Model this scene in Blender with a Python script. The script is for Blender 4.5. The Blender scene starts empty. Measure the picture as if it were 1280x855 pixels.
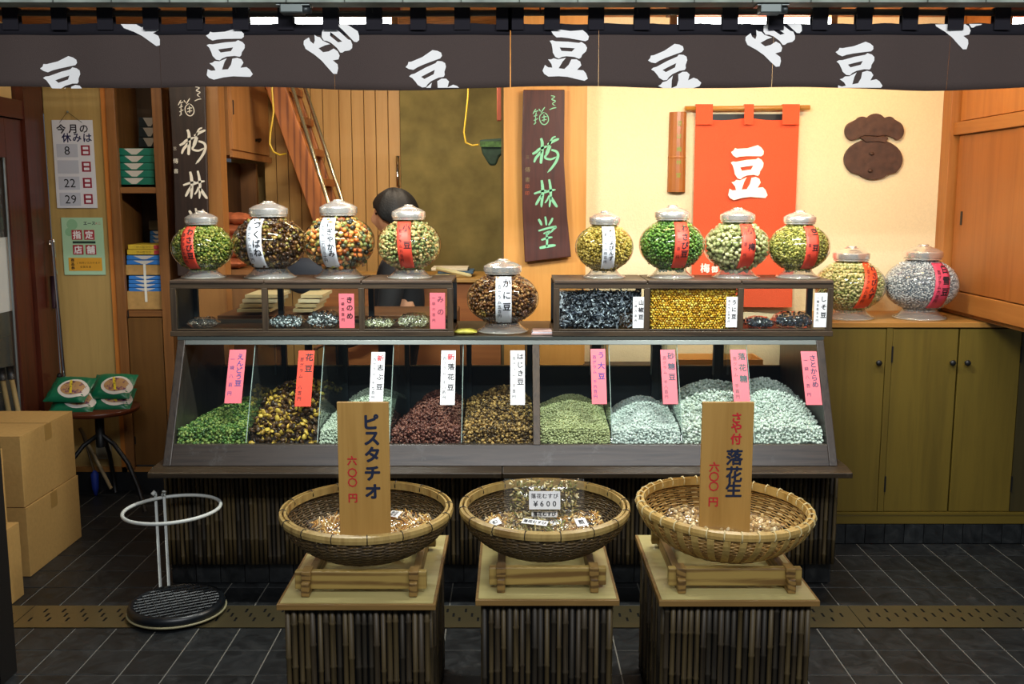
import bpy, bmesh, math, random
import numpy as np
from mathutils import Vector, Matrix
random.seed(7); rng = np.random.default_rng(7)
SC = bpy.context.scene; COL = SC.collection
PI = math.pi
def hexc(h):
    h = h.lstrip('#'); v = [int(h[i:i+2], 16)/255 for i in (0, 2, 4)]
    return tuple((x/12.92 if x <= .04045 else ((x+.055)/1.055)**2.4) for x in v) + (1,)
# ------------------------------------------------------------------ camera
FL = 1244.0; TILT = math.atan(180.5/FL); EYE = 1.5
cam = bpy.data.cameras.new('camera'); cam.sensor_width = 36; cam.lens = 36*FL/1280; cam.clip_start = .05
co = bpy.data.objects.new('camera', cam); COL.objects.link(co); co.location = (0, 0, EYE)
co.rotation_euler = (PI/2-TILT, 0, 0); SC.camera = co
# ------------------------------------------------------------------ world, lights, exposure
w = bpy.data.worlds.new('world'); SC.world = w; w.use_nodes = True
w.node_tree.nodes['Background'].inputs[0].default_value = hexc('#aebccc'); w.node_tree.nodes['Background'].inputs[1].default_value = .10
SC.view_settings.view_transform = 'Standard'; SC.view_settings.look = 'None'
SC.view_settings.exposure = 0.48; SC.view_settings.gamma = 1
def area(name, loc, sx, sy, power, color, target=None, spread=PI):
    l = bpy.data.lights.new(name, 'AREA'); l.shape = 'RECTANGLE'; l.size = sx; l.size_y = sy; l.energy = power
    l.color = color; l.spread = spread
    o = bpy.data.objects.new(name, l); COL.objects.link(o); o.location = loc
    d = Vector(target)-Vector(loc) if target else Vector((0, 0, -1))
    o.rotation_euler = d.to_track_quat('-Z', 'Y').to_euler(); return o
WARM = (1, .62, .28); COOL = (.97, .98, 1.0); NEUT = (1, .86, .66)
# street lamps of the arcade, two long parallel fluorescent strips behind the viewer
area('street_light', (.3, .25, 2.75), 3.4, .03, 30, COOL, (.1, 4.0, 1.2))
area('street_light', (.3, .62, 2.75), 3.4, .03, 30, COOL, (.1, 4.0, 1.2))
# eave tubes: light leaving the fluorescent tubes (the tubes themselves are built below)
for x0, x1, p in ((-.865, -.39, 17), (.535, 1.033, 17), (1.62, 2.1, 5)):
    area('eave_tube_light', ((x0+x1)/2, 3.35, 2.045), x1-x0, .05, p, (.95, .98, .92), ((x0+x1)/2, 3.85, 1.0))
# warm lamps in the shop ceiling
area('ceiling_lamp_light', (.55, 3.95, 2.27), .5, .12, 4.5, WARM, (.6, 4.6, 1.5))
area('ceiling_lamp_light', (1.5, 4.0, 2.27), .5, .12, 6, WARM, (1.5, 4.6, 1.5))
area('ceiling_lamp_light', (-.5, 4.9, 2.27), .6, .3, 14, NEUT, (-.5, 5.6, 1.2))
area('ceiling_lamp_light', (-1.7, 4.1, 2.27), .5, .2, 3.2, NEUT, (-1.7, 4.9, 1.2))

# ------------------------------------------------------------------ survey helpers (photo frame 1280x855 -> metres)
def ray(px, py):
    u = (px-640)/FL; v = (py-427.5)/FL
    return Vector((u, math.cos(TILT)-v*math.sin(TILT), -(math.sin(TILT)+v*math.cos(TILT))))
def hit(px, py, p0, n):
    r = ray(px, py); o = Vector((0, 0, EYE)); n = Vector(n)
    return o+r*((Vector(p0)-o).dot(n)/r.dot(n))
def W(px, py, D): return hit(px, py, (0, D, 0), (0, 1, 0))
def F(px, py, Z): return hit(px, py, (0, 0, Z), (0, 0, 1))
def X(px, py, D): return W(px, py, D).x
def Zh(px, py, D): return W(px, py, D).z

# ------------------------------------------------------------------ materials
def nt(name):
    m = bpy.data.materials.new(name); m.use_nodes = True; t = m.node_tree
    return m, t, t.nodes['Principled BSDF']
def N(t, typ, **kw):
    n = t.nodes.new(typ)
    for k, v in kw.items():
        if k in n.inputs: n.inputs[k].default_value = v
        else: setattr(n, k, v)
    return n
def ramp(t, cols, pos=None, mode='LINEAR'):
    r = t.nodes.new('ShaderNodeValToRGB'); cr = r.color_ramp; cr.interpolation = mode
    n = len(cols); pos = pos or [i/(n-1) if mode == 'LINEAR' else i/n for i in range(n)]
    while len(cr.elements) < n: cr.elements.new(.5)
    for e, c, p in zip(cr.elements, cols, pos): e.position = p
    for e, c in zip(cr.elements, cols): e.color = hexc(c) if isinstance(c, str) else c
    return r
_M = {}
def plain(col, rough=.6, metal=0., emis=0, bump=0, bscale=60, var=0):
    k = (col, rough, metal, emis, bump, bscale, var)
    if k in _M: return _M[k]
    m, t, b = nt('plain'); b.inputs['Base Color'].default_value = hexc(col); b.inputs['Roughness'].default_value = rough
    b.inputs['Metallic'].default_value = metal
    if emis: b.inputs['Emission Color'].default_value = hexc(col); b.inputs['Emission Strength'].default_value = emis
    if bump or var:
        tc = N(t, 'ShaderNodeTexCoord'); ns = N(t, 'ShaderNodeTexNoise', Scale=bscale, Detail=4.0)
        t.links.new(tc.outputs['Object'], ns.inputs['Vector'])
        if bump:
            bp = N(t, 'ShaderNodeBump', Strength=bump, Distance=.004); t.links.new(ns.outputs['Fac'], bp.inputs['Height']); t.links.new(bp.outputs[0], b.inputs['Normal'])
        if var:
            c = hexc(col); r = ramp(t, [tuple(x*(1-var) for x in c[:3])+(1,), tuple(min(1, x*(1+var)) for x in c[:3])+(1,)], [.3, .7])
            t.links.new(ns.outputs['Fac'], r.inputs[0]); t.links.new(r.outputs[0], b.inputs['Base Color'])
    _M[k] = m; return m
def wood(c1, c2, axis='z', scale=14, rough=.5, strong=0, wear=None):
    k = ('w', c1, c2, axis, scale, rough, strong, wear)
    if k in _M: return _M[k]
    m, t, b = nt('wood'); L = t.links.new
    tc = N(t, 'ShaderNodeTexCoord'); oi = N(t, 'ShaderNodeObjectInfo'); mp = N(t, 'ShaderNodeMapping')
    s = [scale]*3; s['xyz'.index(axis)] = scale*(.12 if strong else .06); mp.inputs['Scale'].default_value = s
    ml = N(t, 'ShaderNodeMath', operation='MULTIPLY'); ml.inputs[1].default_value = 37; L(oi.outputs['Random'], ml.inputs[0])
    L(tc.outputs['Object'], mp.inputs['Vector']); L(ml.outputs[0], mp.inputs['Location'])
    ns = N(t, 'ShaderNodeTexNoise', Scale=1.6, Detail=6.0, Roughness=.62, Distortion=.4); L(mp.outputs[0], ns.inputs['Vector'])
    fac = ns.outputs['Fac']
    if strong:
        wv = N(t, 'ShaderNodeTexWave', Scale=.9, Distortion=7.0, Detail=1.5); wv.inputs['Detail Scale'].default_value = .7; wv.bands_direction = 'Z' if axis != 'z' else 'X'
        L(mp.outputs[0], wv.inputs['Vector'])
        mx = N(t, 'ShaderNodeMix'); mx.inputs[0].default_value = strong; L(ns.outputs['Fac'], mx.inputs[2]); L(wv.outputs['Fac'], mx.inputs[3]); fac = mx.outputs[0]
    r = ramp(t, [c2, c1, c2 if not strong else c1], [.32, .5, .72]); L(fac, r.inputs[0]); out = r.outputs[0]
    if wear:
        n2 = N(t, 'ShaderNodeTexNoise', Scale=9.0, Detail=8.0, Roughness=.8); L(tc.outputs['Object'], n2.inputs['Vector'])
        r2 = ramp(t, [(0, 0, 0, 1), (1, 1, 1, 1)], [.58, .7]); L(n2.outputs['Fac'], r2.inputs[0])
        m2 = N(t, 'ShaderNodeMix', data_type='RGBA'); L(r2.outputs[0], m2.inputs[0]); L(out, m2.inputs[6]); m2.inputs[7].default_value = hexc(wear); out = m2.outputs[2]
    L(out, b.inputs['Base Color']); b.inputs['Roughness'].default_value = rough
    bp = N(t, 'ShaderNodeBump', Strength=.15, Distance=.003); L(fac, bp.inputs['Height']); L(bp.outputs[0], b.inputs['Normal'])
    _M[k] = m; return m
def islands(cols, rough=.45, mode='CONSTANT', bump=0, spec=.5, noise=None):
    m, t, b = nt('bean'); L = t.links.new
    g = N(t, 'ShaderNodeNewGeometry'); r = ramp(t, cols, None, mode); L(g.outputs['Random Per Island'], r.inputs[0]); out = r.outputs[0]
    if noise:
        tc = N(t, 'ShaderNodeTexCoord'); ns = N(t, 'ShaderNodeTexNoise', Scale=noise[1], Detail=3.0); L(tc.outputs['Object'], ns.inputs['Vector'])
        rr = ramp(t, [(0, 0, 0, 1), (1, 1, 1, 1)], [.48, .62]); L(ns.outputs['Fac'], rr.inputs[0])
        mx = N(t, 'ShaderNodeMix', data_type='RGBA'); L(rr.outputs[0], mx.inputs[0]); L(out, mx.inputs[6]); mx.inputs[7].default_value = hexc(noise[0]); out = mx.outputs[2]
    L(out, b.inputs['Base Color']); b.inputs['Roughness'].default_value = rough; b.inputs['Specular IOR Level'].default_value = spec
    return m
def thin_glass(tint=(.97, 1, .99, 1), rough=.015, ior=1.45, milk=0, k=1.0, bump=0):
    m = bpy.data.materials.new('glass'); m.use_nodes = True; t = m.node_tree; t.nodes.clear(); L = t.links.new
    o = N(t, 'ShaderNodeOutputMaterial'); tr = N(t, 'ShaderNodeBsdfTransparent', Color=tint); gl = N(t, 'ShaderNodeBsdfGlossy', Roughness=rough)
    f0 = ((ior-1)/(ior+1))**2; ge = N(t, 'ShaderNodeNewGeometry'); dt = N(t, 'ShaderNodeVectorMath', operation='DOT_PRODUCT'); L(ge.outputs['Normal'], dt.inputs[0]); L(ge.outputs['Incoming'], dt.inputs[1])
    ab = N(t, 'ShaderNodeMath', operation='ABSOLUTE'); L(dt.outputs['Value'], ab.inputs[0]); om = N(t, 'ShaderNodeMath', operation='SUBTRACT'); om.inputs[0].default_value = 1; L(ab.outputs[0], om.inputs[1])
    pw5 = N(t, 'ShaderNodeMath', operation='POWER'); L(om.outputs[0], pw5.inputs[0]); pw5.inputs[1].default_value = 5
    sk = N(t, 'ShaderNodeMath', operation='MULTIPLY_ADD'); L(pw5.outputs[0], sk.inputs[0]); sk.inputs[1].default_value = 1-f0; sk.inputs[2].default_value = f0
    mx = N(t, 'ShaderNodeMixShader'); mm = N(t, 'ShaderNodeMath', operation='MULTIPLY'); mm.inputs[1].default_value = k; mm.use_clamp = True
    L(sk.outputs[0], mm.inputs[0]); L(mm.outputs[0], mx.inputs[0]); last = tr.outputs[0]
    if milk:
        df = N(t, 'ShaderNodeBsdfDiffuse', Color=(.85, .87, .85, 1)); m2 = N(t, 'ShaderNodeMixShader'); m2.inputs[0].default_value = milk
        L(tr.outputs[0], m2.inputs[1]); L(df.outputs[0], m2.inputs[2]); last = m2.outputs[0]
    if bump:
        tc = N(t, 'ShaderNodeTexCoord'); ns = N(t, 'ShaderNodeTexNoise', Scale=bump, Detail=2.0); L(tc.outputs['Object'], ns.inputs['Vector'])
        bp = N(t, 'ShaderNodeBump', Strength=.9, Distance=.01); L(ns.outputs['Fac'], bp.inputs['Height']); L(bp.outputs[0], gl.inputs['Normal'])
    L(last, mx.inputs[1]); L(gl.outputs[0], mx.inputs[2]); L(mx.outputs[0], o.inputs[0]); return m
GLASS = thin_glass(); JARG = thin_glass((.985, .99, .96, 1), .01, 1.5, 0, 1.7); FOOTG = thin_glass((.95, .93, .86, 1), .06, 1.6, .16, 1.6, 30)
FILM = thin_glass((.99, .99, .99, 1), .06, 1.5, .02, 1.5, 30)
ALU = plain('#efece4', .24, .8); STEEL = plain('#8f9698', .35, .8); CHROME = plain('#d8d8d8', .12, 1)
PAPER = plain('#eef1f4', .7); PINK = plain('#e8727e', .6); RED = plain('#e2452c', .6); INK = plain('#14141c', .6); INKR = plain('#c5202c', .6); BLACK = plain('#0b0b0d', .5)
DW = lambda ax: wood('#46392a', '#281f17', ax, 22, .42, 0, None)
DWW = lambda ax: wood('#3a322c', '#201c1a', ax, 22, .34, 0, '#4c4a48')

# ------------------------------------------------------------------ object helpers
WL = {}
def tag(o, label=None, cat=None, group=None, kind=None):
    if label: o['label'] = label
    if cat: o['category'] = cat
    if group: o['group'] = group
    if kind: o['kind'] = kind
    return o
def root(name, loc, label, cat, group=None, kind=None):
    o = bpy.data.objects.new(name, None); COL.objects.link(o); o.location = loc; WL[o] = Vector(loc); o.empty_display_size = .05
    return tag(o, label, cat, group, kind)
def mk(name, V, Fc, mat, parent=None, smooth=False, bevel=0, **kw):
    V = np.asarray(V, dtype=float).reshape(-1, 3)
    mn, mx = V.min(0), V.max(0); c = Vector(((mn[0]+mx[0])/2, (mn[1]+mx[1])/2, mn[2]))
    me = bpy.data.meshes.new(name); me.from_pydata([tuple(v) for v in (V-np.array(c))], [], [tuple(f) for f in Fc]); 
    if smooth: me.polygons.foreach_set('use_smooth', [True]*len(me.polygons))
    me.materials.append(mat); me.update()
    o = bpy.data.objects.new(name, me); COL.objects.link(o); WL[o] = c.copy()
    if parent is not None: o.parent = parent; o.location = c-WL[parent]
    else: o.location = c
    if bevel:
        b = o.modifiers.new('bevel', 'BEVEL'); b.width = bevel; b.segments = 2; b.limit_method = 'ANGLE'
    tag(o, **kw); return o
class MB:
    def __init__(s): s.v = []; s.f = []; s.n = 0
    def add(s, V, Fc):
        V = np.asarray(V, dtype=float).reshape(-1, 3); s.v.append(V); s.f += [tuple(int(i)+s.n for i in f) for f in Fc]; s.n += len(V); return s
    def box(s, x0, x1, y0, y1, z0, z1):
        if x0 > x1: x0, x1 = x1, x0
        if y0 > y1: y0, y1 = y1, y0
        if z0 > z1: z0, z1 = z1, z0
        V = [(x, y, z) for z in (z0, z1) for y in (y0, y1) for x in (x0, x1)]
        return s.add(V, [(0, 2, 3, 1), (4, 5, 7, 6), (0, 1, 5, 4), (2, 6, 7, 3), (0, 4, 6, 2), (1, 3, 7, 5)])
    def prism(s, pts, a, b, axis='x'):
        # polygon in the two other axes, extruded between a and b
        n = len(pts)
        def P(p, t): return {'x': (t, p[0], p[1]), 'y': (p[0], t, p[1]), 'z': (p[0], p[1], t)}[axis]
        V = [P(p, a) for p in pts]+[P(p, b) for p in pts]
        return s.add(V, [tuple(range(n))[::-1], tuple(range(n, 2*n))]+[(i, (i+1) % n, n+(i+1) % n, n+i) for i in range(n)])
    def tube(s, pts, r, n=8, closed=False, cap=True):
        P = [Vector(p) for p in pts]; m = len(P); rr = r if hasattr(r, '__len__') else [r]*m; V = []; Fc = []
        up = None
        for i, p in enumerate(P):
            a = P[(i-1) % m] if (closed or i) else p; b = P[(i+1) % m] if (closed or i < m-1) else p
            d = (b-a).normalized()
            if up is None: up = Vector((0, 0, 1)) if abs(d.z) < .9 else Vector((0, 1, 0))
            e1 = d.cross(up).normalized(); e2 = e1.cross(d).normalized(); up = e2
            for k in range(n):
                t = 2*PI*k/n; V.append(p+(e1*math.cos(t)+e2*math.sin(t))*rr[i])
        for i in range(m if closed else m-1):
            for k in range(n):
                a = i*n+k; b = i*n+(k+1) % n; c = ((i+1) % m)*n+(k+1) % n; d = ((i+1) % m)*n+k; Fc.append((a, b, c, d))
        if cap and not closed: Fc += [tuple(range(n)), tuple(range((m-1)*n, m*n))[::-1]]
        return s.add(V, Fc)
    def lathe(s, prof, c=(0, 0, 0), n=32, cap=True):
        V = []; Fc = []
        for r, z in prof:
            for k in range(n): t = 2*PI*k/n; V.append((c[0]+r*math.cos(t), c[1]+r*math.sin(t), c[2]+z))
        for i in range(len(prof)-1):
            for k in range(n): Fc.append((i*n+k, i*n+(k+1) % n, (i+1)*n+(k+1) % n, (i+1)*n+k))
        if cap:
            if prof[0][0] > 1e-6: Fc.append(tuple(range(n))[::-1])
            if prof[-1][0] > 1e-6: m = len(prof)-1; Fc.append(tuple(range(m*n, (m+1)*n)))
        return s.add(V, Fc)
    def ball(s, c, r, n=12, m=8):
        rx, ry, rz = r if hasattr(r, '__len__') else (r, r, r); V = [(c[0], c[1], c[2]-rz)]; Fc = []
        for i in range(1, m):
            a = PI*i/m
            for k in range(n): t = 2*PI*k/n; V.append((c[0]+rx*math.sin(a)*math.cos(t), c[1]+ry*math.sin(a)*math.sin(t), c[2]-rz*math.cos(a)))
        V.append((c[0], c[1], c[2]+rz)); L = len(V)-1
        for k in range(n):
            Fc.append((0, 1+(k+1) % n, 1+k)); Fc.append((L, 1+(m-2)*n+k, 1+(m-2)*n+(k+1) % n))
            for i in range(m-2): Fc.append((1+i*n+k, 1+i*n+(k+1) % n, 1+(i+1)*n+(k+1) % n, 1+(i+1)*n+k))
        return s.add(V, Fc)
    def xf(s, M):
        s.v = [np.array([tuple(M @ Vector(p)) for p in V]) for V in s.v]; return s
    def out(s, name, mat, parent=None, smooth=False, bevel=0, **kw):
        return mk(name, np.concatenate(s.v), s.f, mat, parent, smooth, bevel, **kw)
def box(name, x0, x1, y0, y1, z0, z1, mat, parent=None, bevel=0, **kw): return MB().box(x0, x1, y0, y1, z0, z1).out(name, mat, parent, False, bevel, **kw)
def copy_tree(o, parent=None):
    c = o.copy(); COL.objects.link(c); c.parent = parent
    if 'label' in c and parent is None: pass
    for ch in list(o.children): copy_tree(ch, c)
    return c
# surface maps: u across, v up, n out
def plane_map(O, U, V):
    O, U, V = (np.array(a, dtype=float) for a in (O, U, V)); Nn = np.cross(U, V); Nn /= np.linalg.norm(Nn)
    return lambda u, v, n: O+np.multiply.outer(u, U)+np.multiply.outer(v, V)+np.multiply.outer(n+0*np.asarray(u), Nn)
FRONT = lambda x, z, y: plane_map((x, y, z), (1, 0, 0), (0, 0, 1))
def slab(mp, u0, u1, v0, v1, n0, n1, nu=1, nv=1, mb=None, skew=0):
    mb = mb or MB(); us = np.linspace(0, 1, nu+1); vs = np.linspace(0, 1, nv+1); V = []
    for n in (n0, n1):
        for v in vs:
            u = u0+(u1-u0)*us+skew*(1-v); V.append(mp(u, np.full(nu+1, v0+(v1-v0)*v), n))
    K = (nu+1)*(nv+1); Fc = []
    I = lambda i, j, k: k*K+j*(nu+1)+i
    for j in range(nv):
        for i in range(nu):
            Fc.append((I(i, j, 0), I(i, j+1, 0), I(i+1, j+1, 0), I(i+1, j, 0))); Fc.append((I(i, j, 1), I(i+1, j, 1), I(i+1, j+1, 1), I(i, j+1, 1)))
    for i in range(nu): Fc.append((I(i, 0, 0), I(i+1, 0, 0), I(i+1, 0, 1), I(i, 0, 1))); Fc.append((I(i, nv, 0), I(i, nv, 1), I(i+1, nv, 1), I(i+1, nv, 0)))
    for j in range(nv): Fc.append((I(0, j, 0), I(0, j, 1), I(0, j+1, 1), I(0, j+1, 0))); Fc.append((I(nu, j, 0), I(nu, j+1, 0), I(nu, j+1, 1), I(nu, j, 1)))
    return mb.add(np.concatenate(V), Fc)
# lettering from Blender's built-in font, as geometry
_G = {}
def glyph(ch, bold=0):
    k = (ch, bold)
    if k not in _G:
        c = bpy.data.curves.new('glyph', 'FONT'); c.body = ch; c.resolution_u = 2
        o = bpy.data.objects.new('glyph', c); me = o.to_mesh()
        V = np.array([tuple(v.co)[:2] for v in me.vertices]); Fc = [tuple(p.vertices) for p in me.polygons]; o.to_mesh_clear()
        bpy.data.objects.remove(o); bpy.data.curves.remove(c)
        if len(V):
            V = V-(V.max(0)+V.min(0))/2
            if bold:            # a heavier hand: the outline laid down several times, slightly shifted
                n0 = len(V); sh = [(0, 0), (1, .25), (-1, -.25), (.1, 1), (-.1, -1), (.7, .8), (-.7, -.8), (.7, -.7), (-.7, .7)]; V0, F0 = V, Fc
                V = np.concatenate([np.c_[V0+np.array(q)*bold*.8, np.full(n0, .00002*i7)] for i7, q in enumerate(sh)]); Fc = [tuple(i+k*n0 for i in f) for k in range(len(sh)) for f in F0]
        if len(V) and V.shape[1] == 2: V = np.c_[V, np.zeros(len(V))]
        _G[k] = (V, Fc)
    return _G[k]
def letters(items, mp, n, mat, name, parent, **kw):
    """items: (char, u, v, size, bold[, rot])"""
    mb = MB()
    for it in items:
        ch, u, v, s, b = it[:5]; a = it[5] if len(it) > 5 else 0
        if ch in ' 　': continue
        V, Fc = glyph(ch, b)
        if not len(V): continue
        dz = V[:, 2]; V = V[:, :2]*s; V = V @ np.array([[math.cos(a), math.sin(a)], [-math.sin(a), math.cos(a)]])
        mb.add(mp(V[:, 0]+u, V[:, 1]+v, n+dz), Fc)
    if mb.n: return mb.out(name, mat, parent, **kw)
def vcol(s, u, v, size, pitch, bold=0): return [(c, u, v-i*pitch, size, bold) for i, c in enumerate(s)]
def hrow(s, u, v, size, pitch, bold=0): return [(c, u+i*pitch, v, size, bold) for i, c in enumerate(s)]
# 2D outlines with holes -> filled mesh data
def fill2d(splines, extrude=0):
    c = bpy.data.curves.new('f', 'CURVE'); c.dimensions = '2D'; c.fill_mode = 'BOTH' if not extrude else 'BOTH'; c.extrude = extrude
    for s in splines:
        if len(s) < 3: continue
        sp = c.splines.new('POLY'); sp.points.add(len(s)-1); sp.use_cyclic_u = True
        for p, q in zip(sp.points, s): p.co = (q[0], q[1], 0, 1)
    o = bpy.data.objects.new('f', c); me = o.to_mesh(); V = np.array([tuple(v.co) for v in me.vertices]).reshape(-1, 3); Fc = [tuple(p.vertices) for p in me.polygons]
    o.to_mesh_clear(); bpy.data.objects.remove(o); bpy.data.curves.remove(c); return V, Fc
# many small kernels as one mesh
def ico(sub):
    bm = bmesh.new(); bmesh.ops.create_icosphere(bm, subdivisions=sub, radius=1); V = np.array([tuple(v.co) for v in bm.verts]); Fc = np.array([[v.index for v in f.verts] for f in bm.faces]); bm.free(); return V, Fc
def octa():
    V = [(1,0,0),(-1,0,0),(0,1,0),(0,-1,0),(0,0,1),(0,0,-1)]; Fc = [(0,2,4),(2,1,4),(1,3,4),(3,0,4),(2,0,5),(1,2,5),(3,1,5),(0,3,5)]
    V = [np.array(v, float) for v in V]; out = []; cache = {}
    def mid(a, b):
        k = (min(a, b), max(a, b))
        if k not in cache: m = V[a]+V[b]; V.append(m/np.linalg.norm(m)); cache[k] = len(V)-1
        return cache[k]
    for a, b, c in Fc: ab, bc, ca = mid(a, b), mid(b, c), mid(c, a); out += [(a, ab, ca), (ab, b, bc), (ca, bc, c), (ab, bc, ca)]
    return np.array(V), np.array(out)
OCT = octa(); ICO = ico(2); ICO1 = ico(1)
def rot_rand(n):
    q = rng.normal(size=(n, 4)); q /= np.linalg.norm(q, axis=1)[:, None]; a, b, c, d = q.T
    return np.stack([np.stack([1-2*(c*c+d*d), 2*(b*c-a*d), 2*(b*d+a*c)], -1), np.stack([2*(b*c+a*d), 1-2*(b*b+d*d), 2*(c*d-a*b)], -1), np.stack([2*(b*d-a*c), 2*(c*d+a*b), 1-2*(b*b+c*c)], -1)], 1)
def kernels(name, P, size, mat, parent=None, base=None, tmpl=OCT, vary=.15, dent=0, **kw):
    P = np.asarray(P, float); n = len(P); TV, TF = tmpl; S = np.array(size if hasattr(size, '__len__') else [size]*3)/2
    sc = (1+rng.uniform(-vary, vary, (n, 1, 1)))*S[None, None, :]
    T = TV.copy()
    if dent: T = T*(1+dent*(T[:, [0]]**2-.4)*np.array([[0, 1, 1]]))
    V = np.einsum('nij,nkj->nki', rot_rand(n), T[None]*sc)+P[:, None, :]
    V = V.reshape(-1, 3); Fc = (TF[None]+(np.arange(n)*len(TV))[:, None, None]).reshape(-1, 3)
    if base is not None:
        BV, BF = base; BV = np.asarray(BV, float); tri = []
        for f in BF:
            for i in range(1, len(f)-1): tri.append((f[0], f[i], f[i+1]))
        Fc = np.concatenate([Fc, np.array(tri)+len(V)]); V = np.concatenate([V, BV])
    mn, mx = V.min(0), V.max(0); c = Vector(((mn[0]+mx[0])/2, (mn[1]+mx[1])/2, mn[2])); V = V-np.array(c)
    me = bpy.data.meshes.new(name); me.vertices.add(len(V)); me.vertices.foreach_set('co', V.astype(np.float32).ravel())
    me.loops.add(Fc.size); me.loops.foreach_set('vertex_index', Fc.astype(np.int32).ravel())
    me.polygons.add(len(Fc)); me.polygons.foreach_set('loop_start', np.arange(0, Fc.size, 3, dtype=np.int32)); me.polygons.foreach_set('loop_total', np.full(len(Fc), 3, dtype=np.int32))
    me.polygons.foreach_set('use_smooth', np.ones(len(Fc), dtype=bool)); me.update(calc_edges=True); me.materials.append(mat)
    o = bpy.data.objects.new(name, me); COL.objects.link(o); WL[o] = c.copy()
    if parent is not None: o.parent = parent; o.location = c-WL[parent]
    else: o.location = c
    tag(o, kind='stuff', **kw); return o

# =================================================================== SETTING
def slate():
    m, t, b = nt('slate'); L = t.links.new
    tc = N(t, 'ShaderNodeTexCoord'); oi = N(t, 'ShaderNodeObjectInfo'); ml = N(t, 'ShaderNodeVectorMath', operation='SCALE'); ml.inputs['Scale'].default_value = 1
    ad = N(t, 'ShaderNodeVectorMath', operation='ADD'); cb = N(t, 'ShaderNodeCombineXYZ'); mm = N(t, 'ShaderNodeMath', operation='MULTIPLY'); mm.inputs[1].default_value = 50
    L(oi.outputs['Random'], mm.inputs[0]); L(mm.outputs[0], cb.inputs[0]); L(mm.outputs[0], cb.inputs[1]); L(tc.outputs['Object'], ad.inputs[0]); L(cb.outputs[0], ad.inputs[1])
    n1 = N(t, 'ShaderNodeTexNoise', Scale=14.0, Detail=8.0, Roughness=.65, Distortion=1.2); L(ad.outputs[0], n1.inputs['Vector'])
    r = ramp(t, ['#131517', '#222527', '#3c3d3d'], [.35, .55, .85]); L(n1.outputs['Fac'], r.inputs[0])
    mx = N(t, 'ShaderNodeMix', data_type='RGBA'); mx.blend_type = 'MULTIPLY'; mx.inputs[0].default_value = 1
    r3 = ramp(t, ['#c8c8c8', '#ffffff']); L(oi.outputs['Random'], r3.inputs[0]); L(r.outputs[0], mx.inputs[6]); L(r3.outputs[0], mx.inputs[7]); L(mx.outputs[2], b.inputs['Base Color'])
    r2 = ramp(t, [(.3, .3, .3, 1), (.6, .6, .6, 1)]); L(n1.outputs['Fac'], r2.inputs[0]); L(r2.outputs[0], b.inputs['Roughness'])
    bp = N(t, 'ShaderNodeBump', Strength=.35, Distance=.003); L(n1.outputs['Fac'], bp.inputs['Height']); L(bp.outputs[0], b.inputs['Normal']); return m
SLATE = slate(); GROUT = plain('#6a6861', .8); 
DRY0 = F(0, 785, 0).y; DRY1 = F(0, 757, 0).y
floor = mk('floor', *(lambda q: (np.concatenate(q.v), q.f))(MB().box(-3.2, 3.2, 1.4, 6.6, -.06, -.0025)), GROUT, kind='structure', label='dark slate tiled shop floor with pale grout')
def tile_mesh(sx, sy, sz=.012, ch=.0012):
    V = [(x*sx/2, y*sy/2, -sz) for y in (-1, 1) for x in (-1, 1)]+[(x*sx/2, y*sy/2, -ch) for y in (-1, 1) for x in (-1, 1)]+[(x*(sx/2-ch), y*(sy/2-ch), 0) for y in (-1, 1) for x in (-1, 1)]
    Fc = [(8, 9, 11, 10)]
    for a in (0, 4):
        for i, j in ((0, 1), (1, 3), (3, 2), (2, 0)): Fc.append((a+i, a+j, a+4+j, a+4+i))
    return V, Fc
TW, TL = .145, .1735
tv, tf = tile_mesh(TW-.005, TL-.005); tme = bpy.data.meshes.new('floor_tile'); tme.from_pydata(tv, [], tf); tme.materials.append(SLATE)
rows = [DRY1+TL*(i+.5) for i in range(10)]+[DRY0-TL*(i+.5) for i in range(9)]
rest = MB(); ntile = 0
for yy in rows:
    for i in range(-22, 22):
        xx = 1.073+TW*(i+.5)-.145*4
        if abs(xx) > 3.1: continue
        zc = yy*math.cos(TILT)+EYE*math.sin(TILT); px = 640+FL*xx/zc; py = 247+1885.6/zc
        hid = (-1.25 < xx < 1.15 and yy > 3.8) or not (-40 < px < 1320) or py > 880 or (xx < -2.0 and yy > 3.2) or (xx > 1.2 and yy > 4.2) or (-1.35 < xx < -1.15 and yy > 4.6)
        if hid or ntile >= 298:
            rest.add([(a+xx, b+yy, c) for a, b, c in tv], tf)
        else:
            o = bpy.data.objects.new('floor_tile', tme); COL.objects.link(o); o.parent = floor; WL[o] = Vector((xx, yy, 0)); o.location = Vector((xx, yy, 0))-WL[floor]; o.rotation_euler = (random.uniform(-.002, .002), random.uniform(-.002, .002), 0); ntile += 1
rest.out('floor_tile', SLATE, floor, kind='stuff')
# drain
BRASS = plain('#928562', .3, .85, 0, .12, 25)
dr = root('floor_drain', (0, (DRY0+DRY1)/2, 0), 'long brushed metal drain cover with slanting slots across the tiled floor', 'drain')
box('drain_channel', -3.1, 3.1, DRY0, DRY1, -.004, -.002, BLACK, dr)
pw = 1.005; yc3 = [F(0, y, 0).y for y in (763.5, 769, 774.5)]
slots = []
for r, yc in enumerate(yc3):
    for k in range(14):
        xc = .05+.067*k+(.034 if r == 1 else 0)-.01*(r-1)
        if xc > pw-.03: continue
        slots.append([(xc-.004, yc-.016), (xc+.004, yc-.016), (xc+.004, yc+.016), (xc-.004, yc+.016)])
pv, pf = fill2d([[(0.0015, DRY0+.002), (pw-.0015, DRY0+.002), (pw-.0015, DRY1-.002), (.0015, DRY1-.002)]]+slots)
for k in range(6):
    mk('grate_plate', pv+np.array([-3.02+k*pw+.245, 0, .0012]), pf, BRASS, dr)

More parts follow.
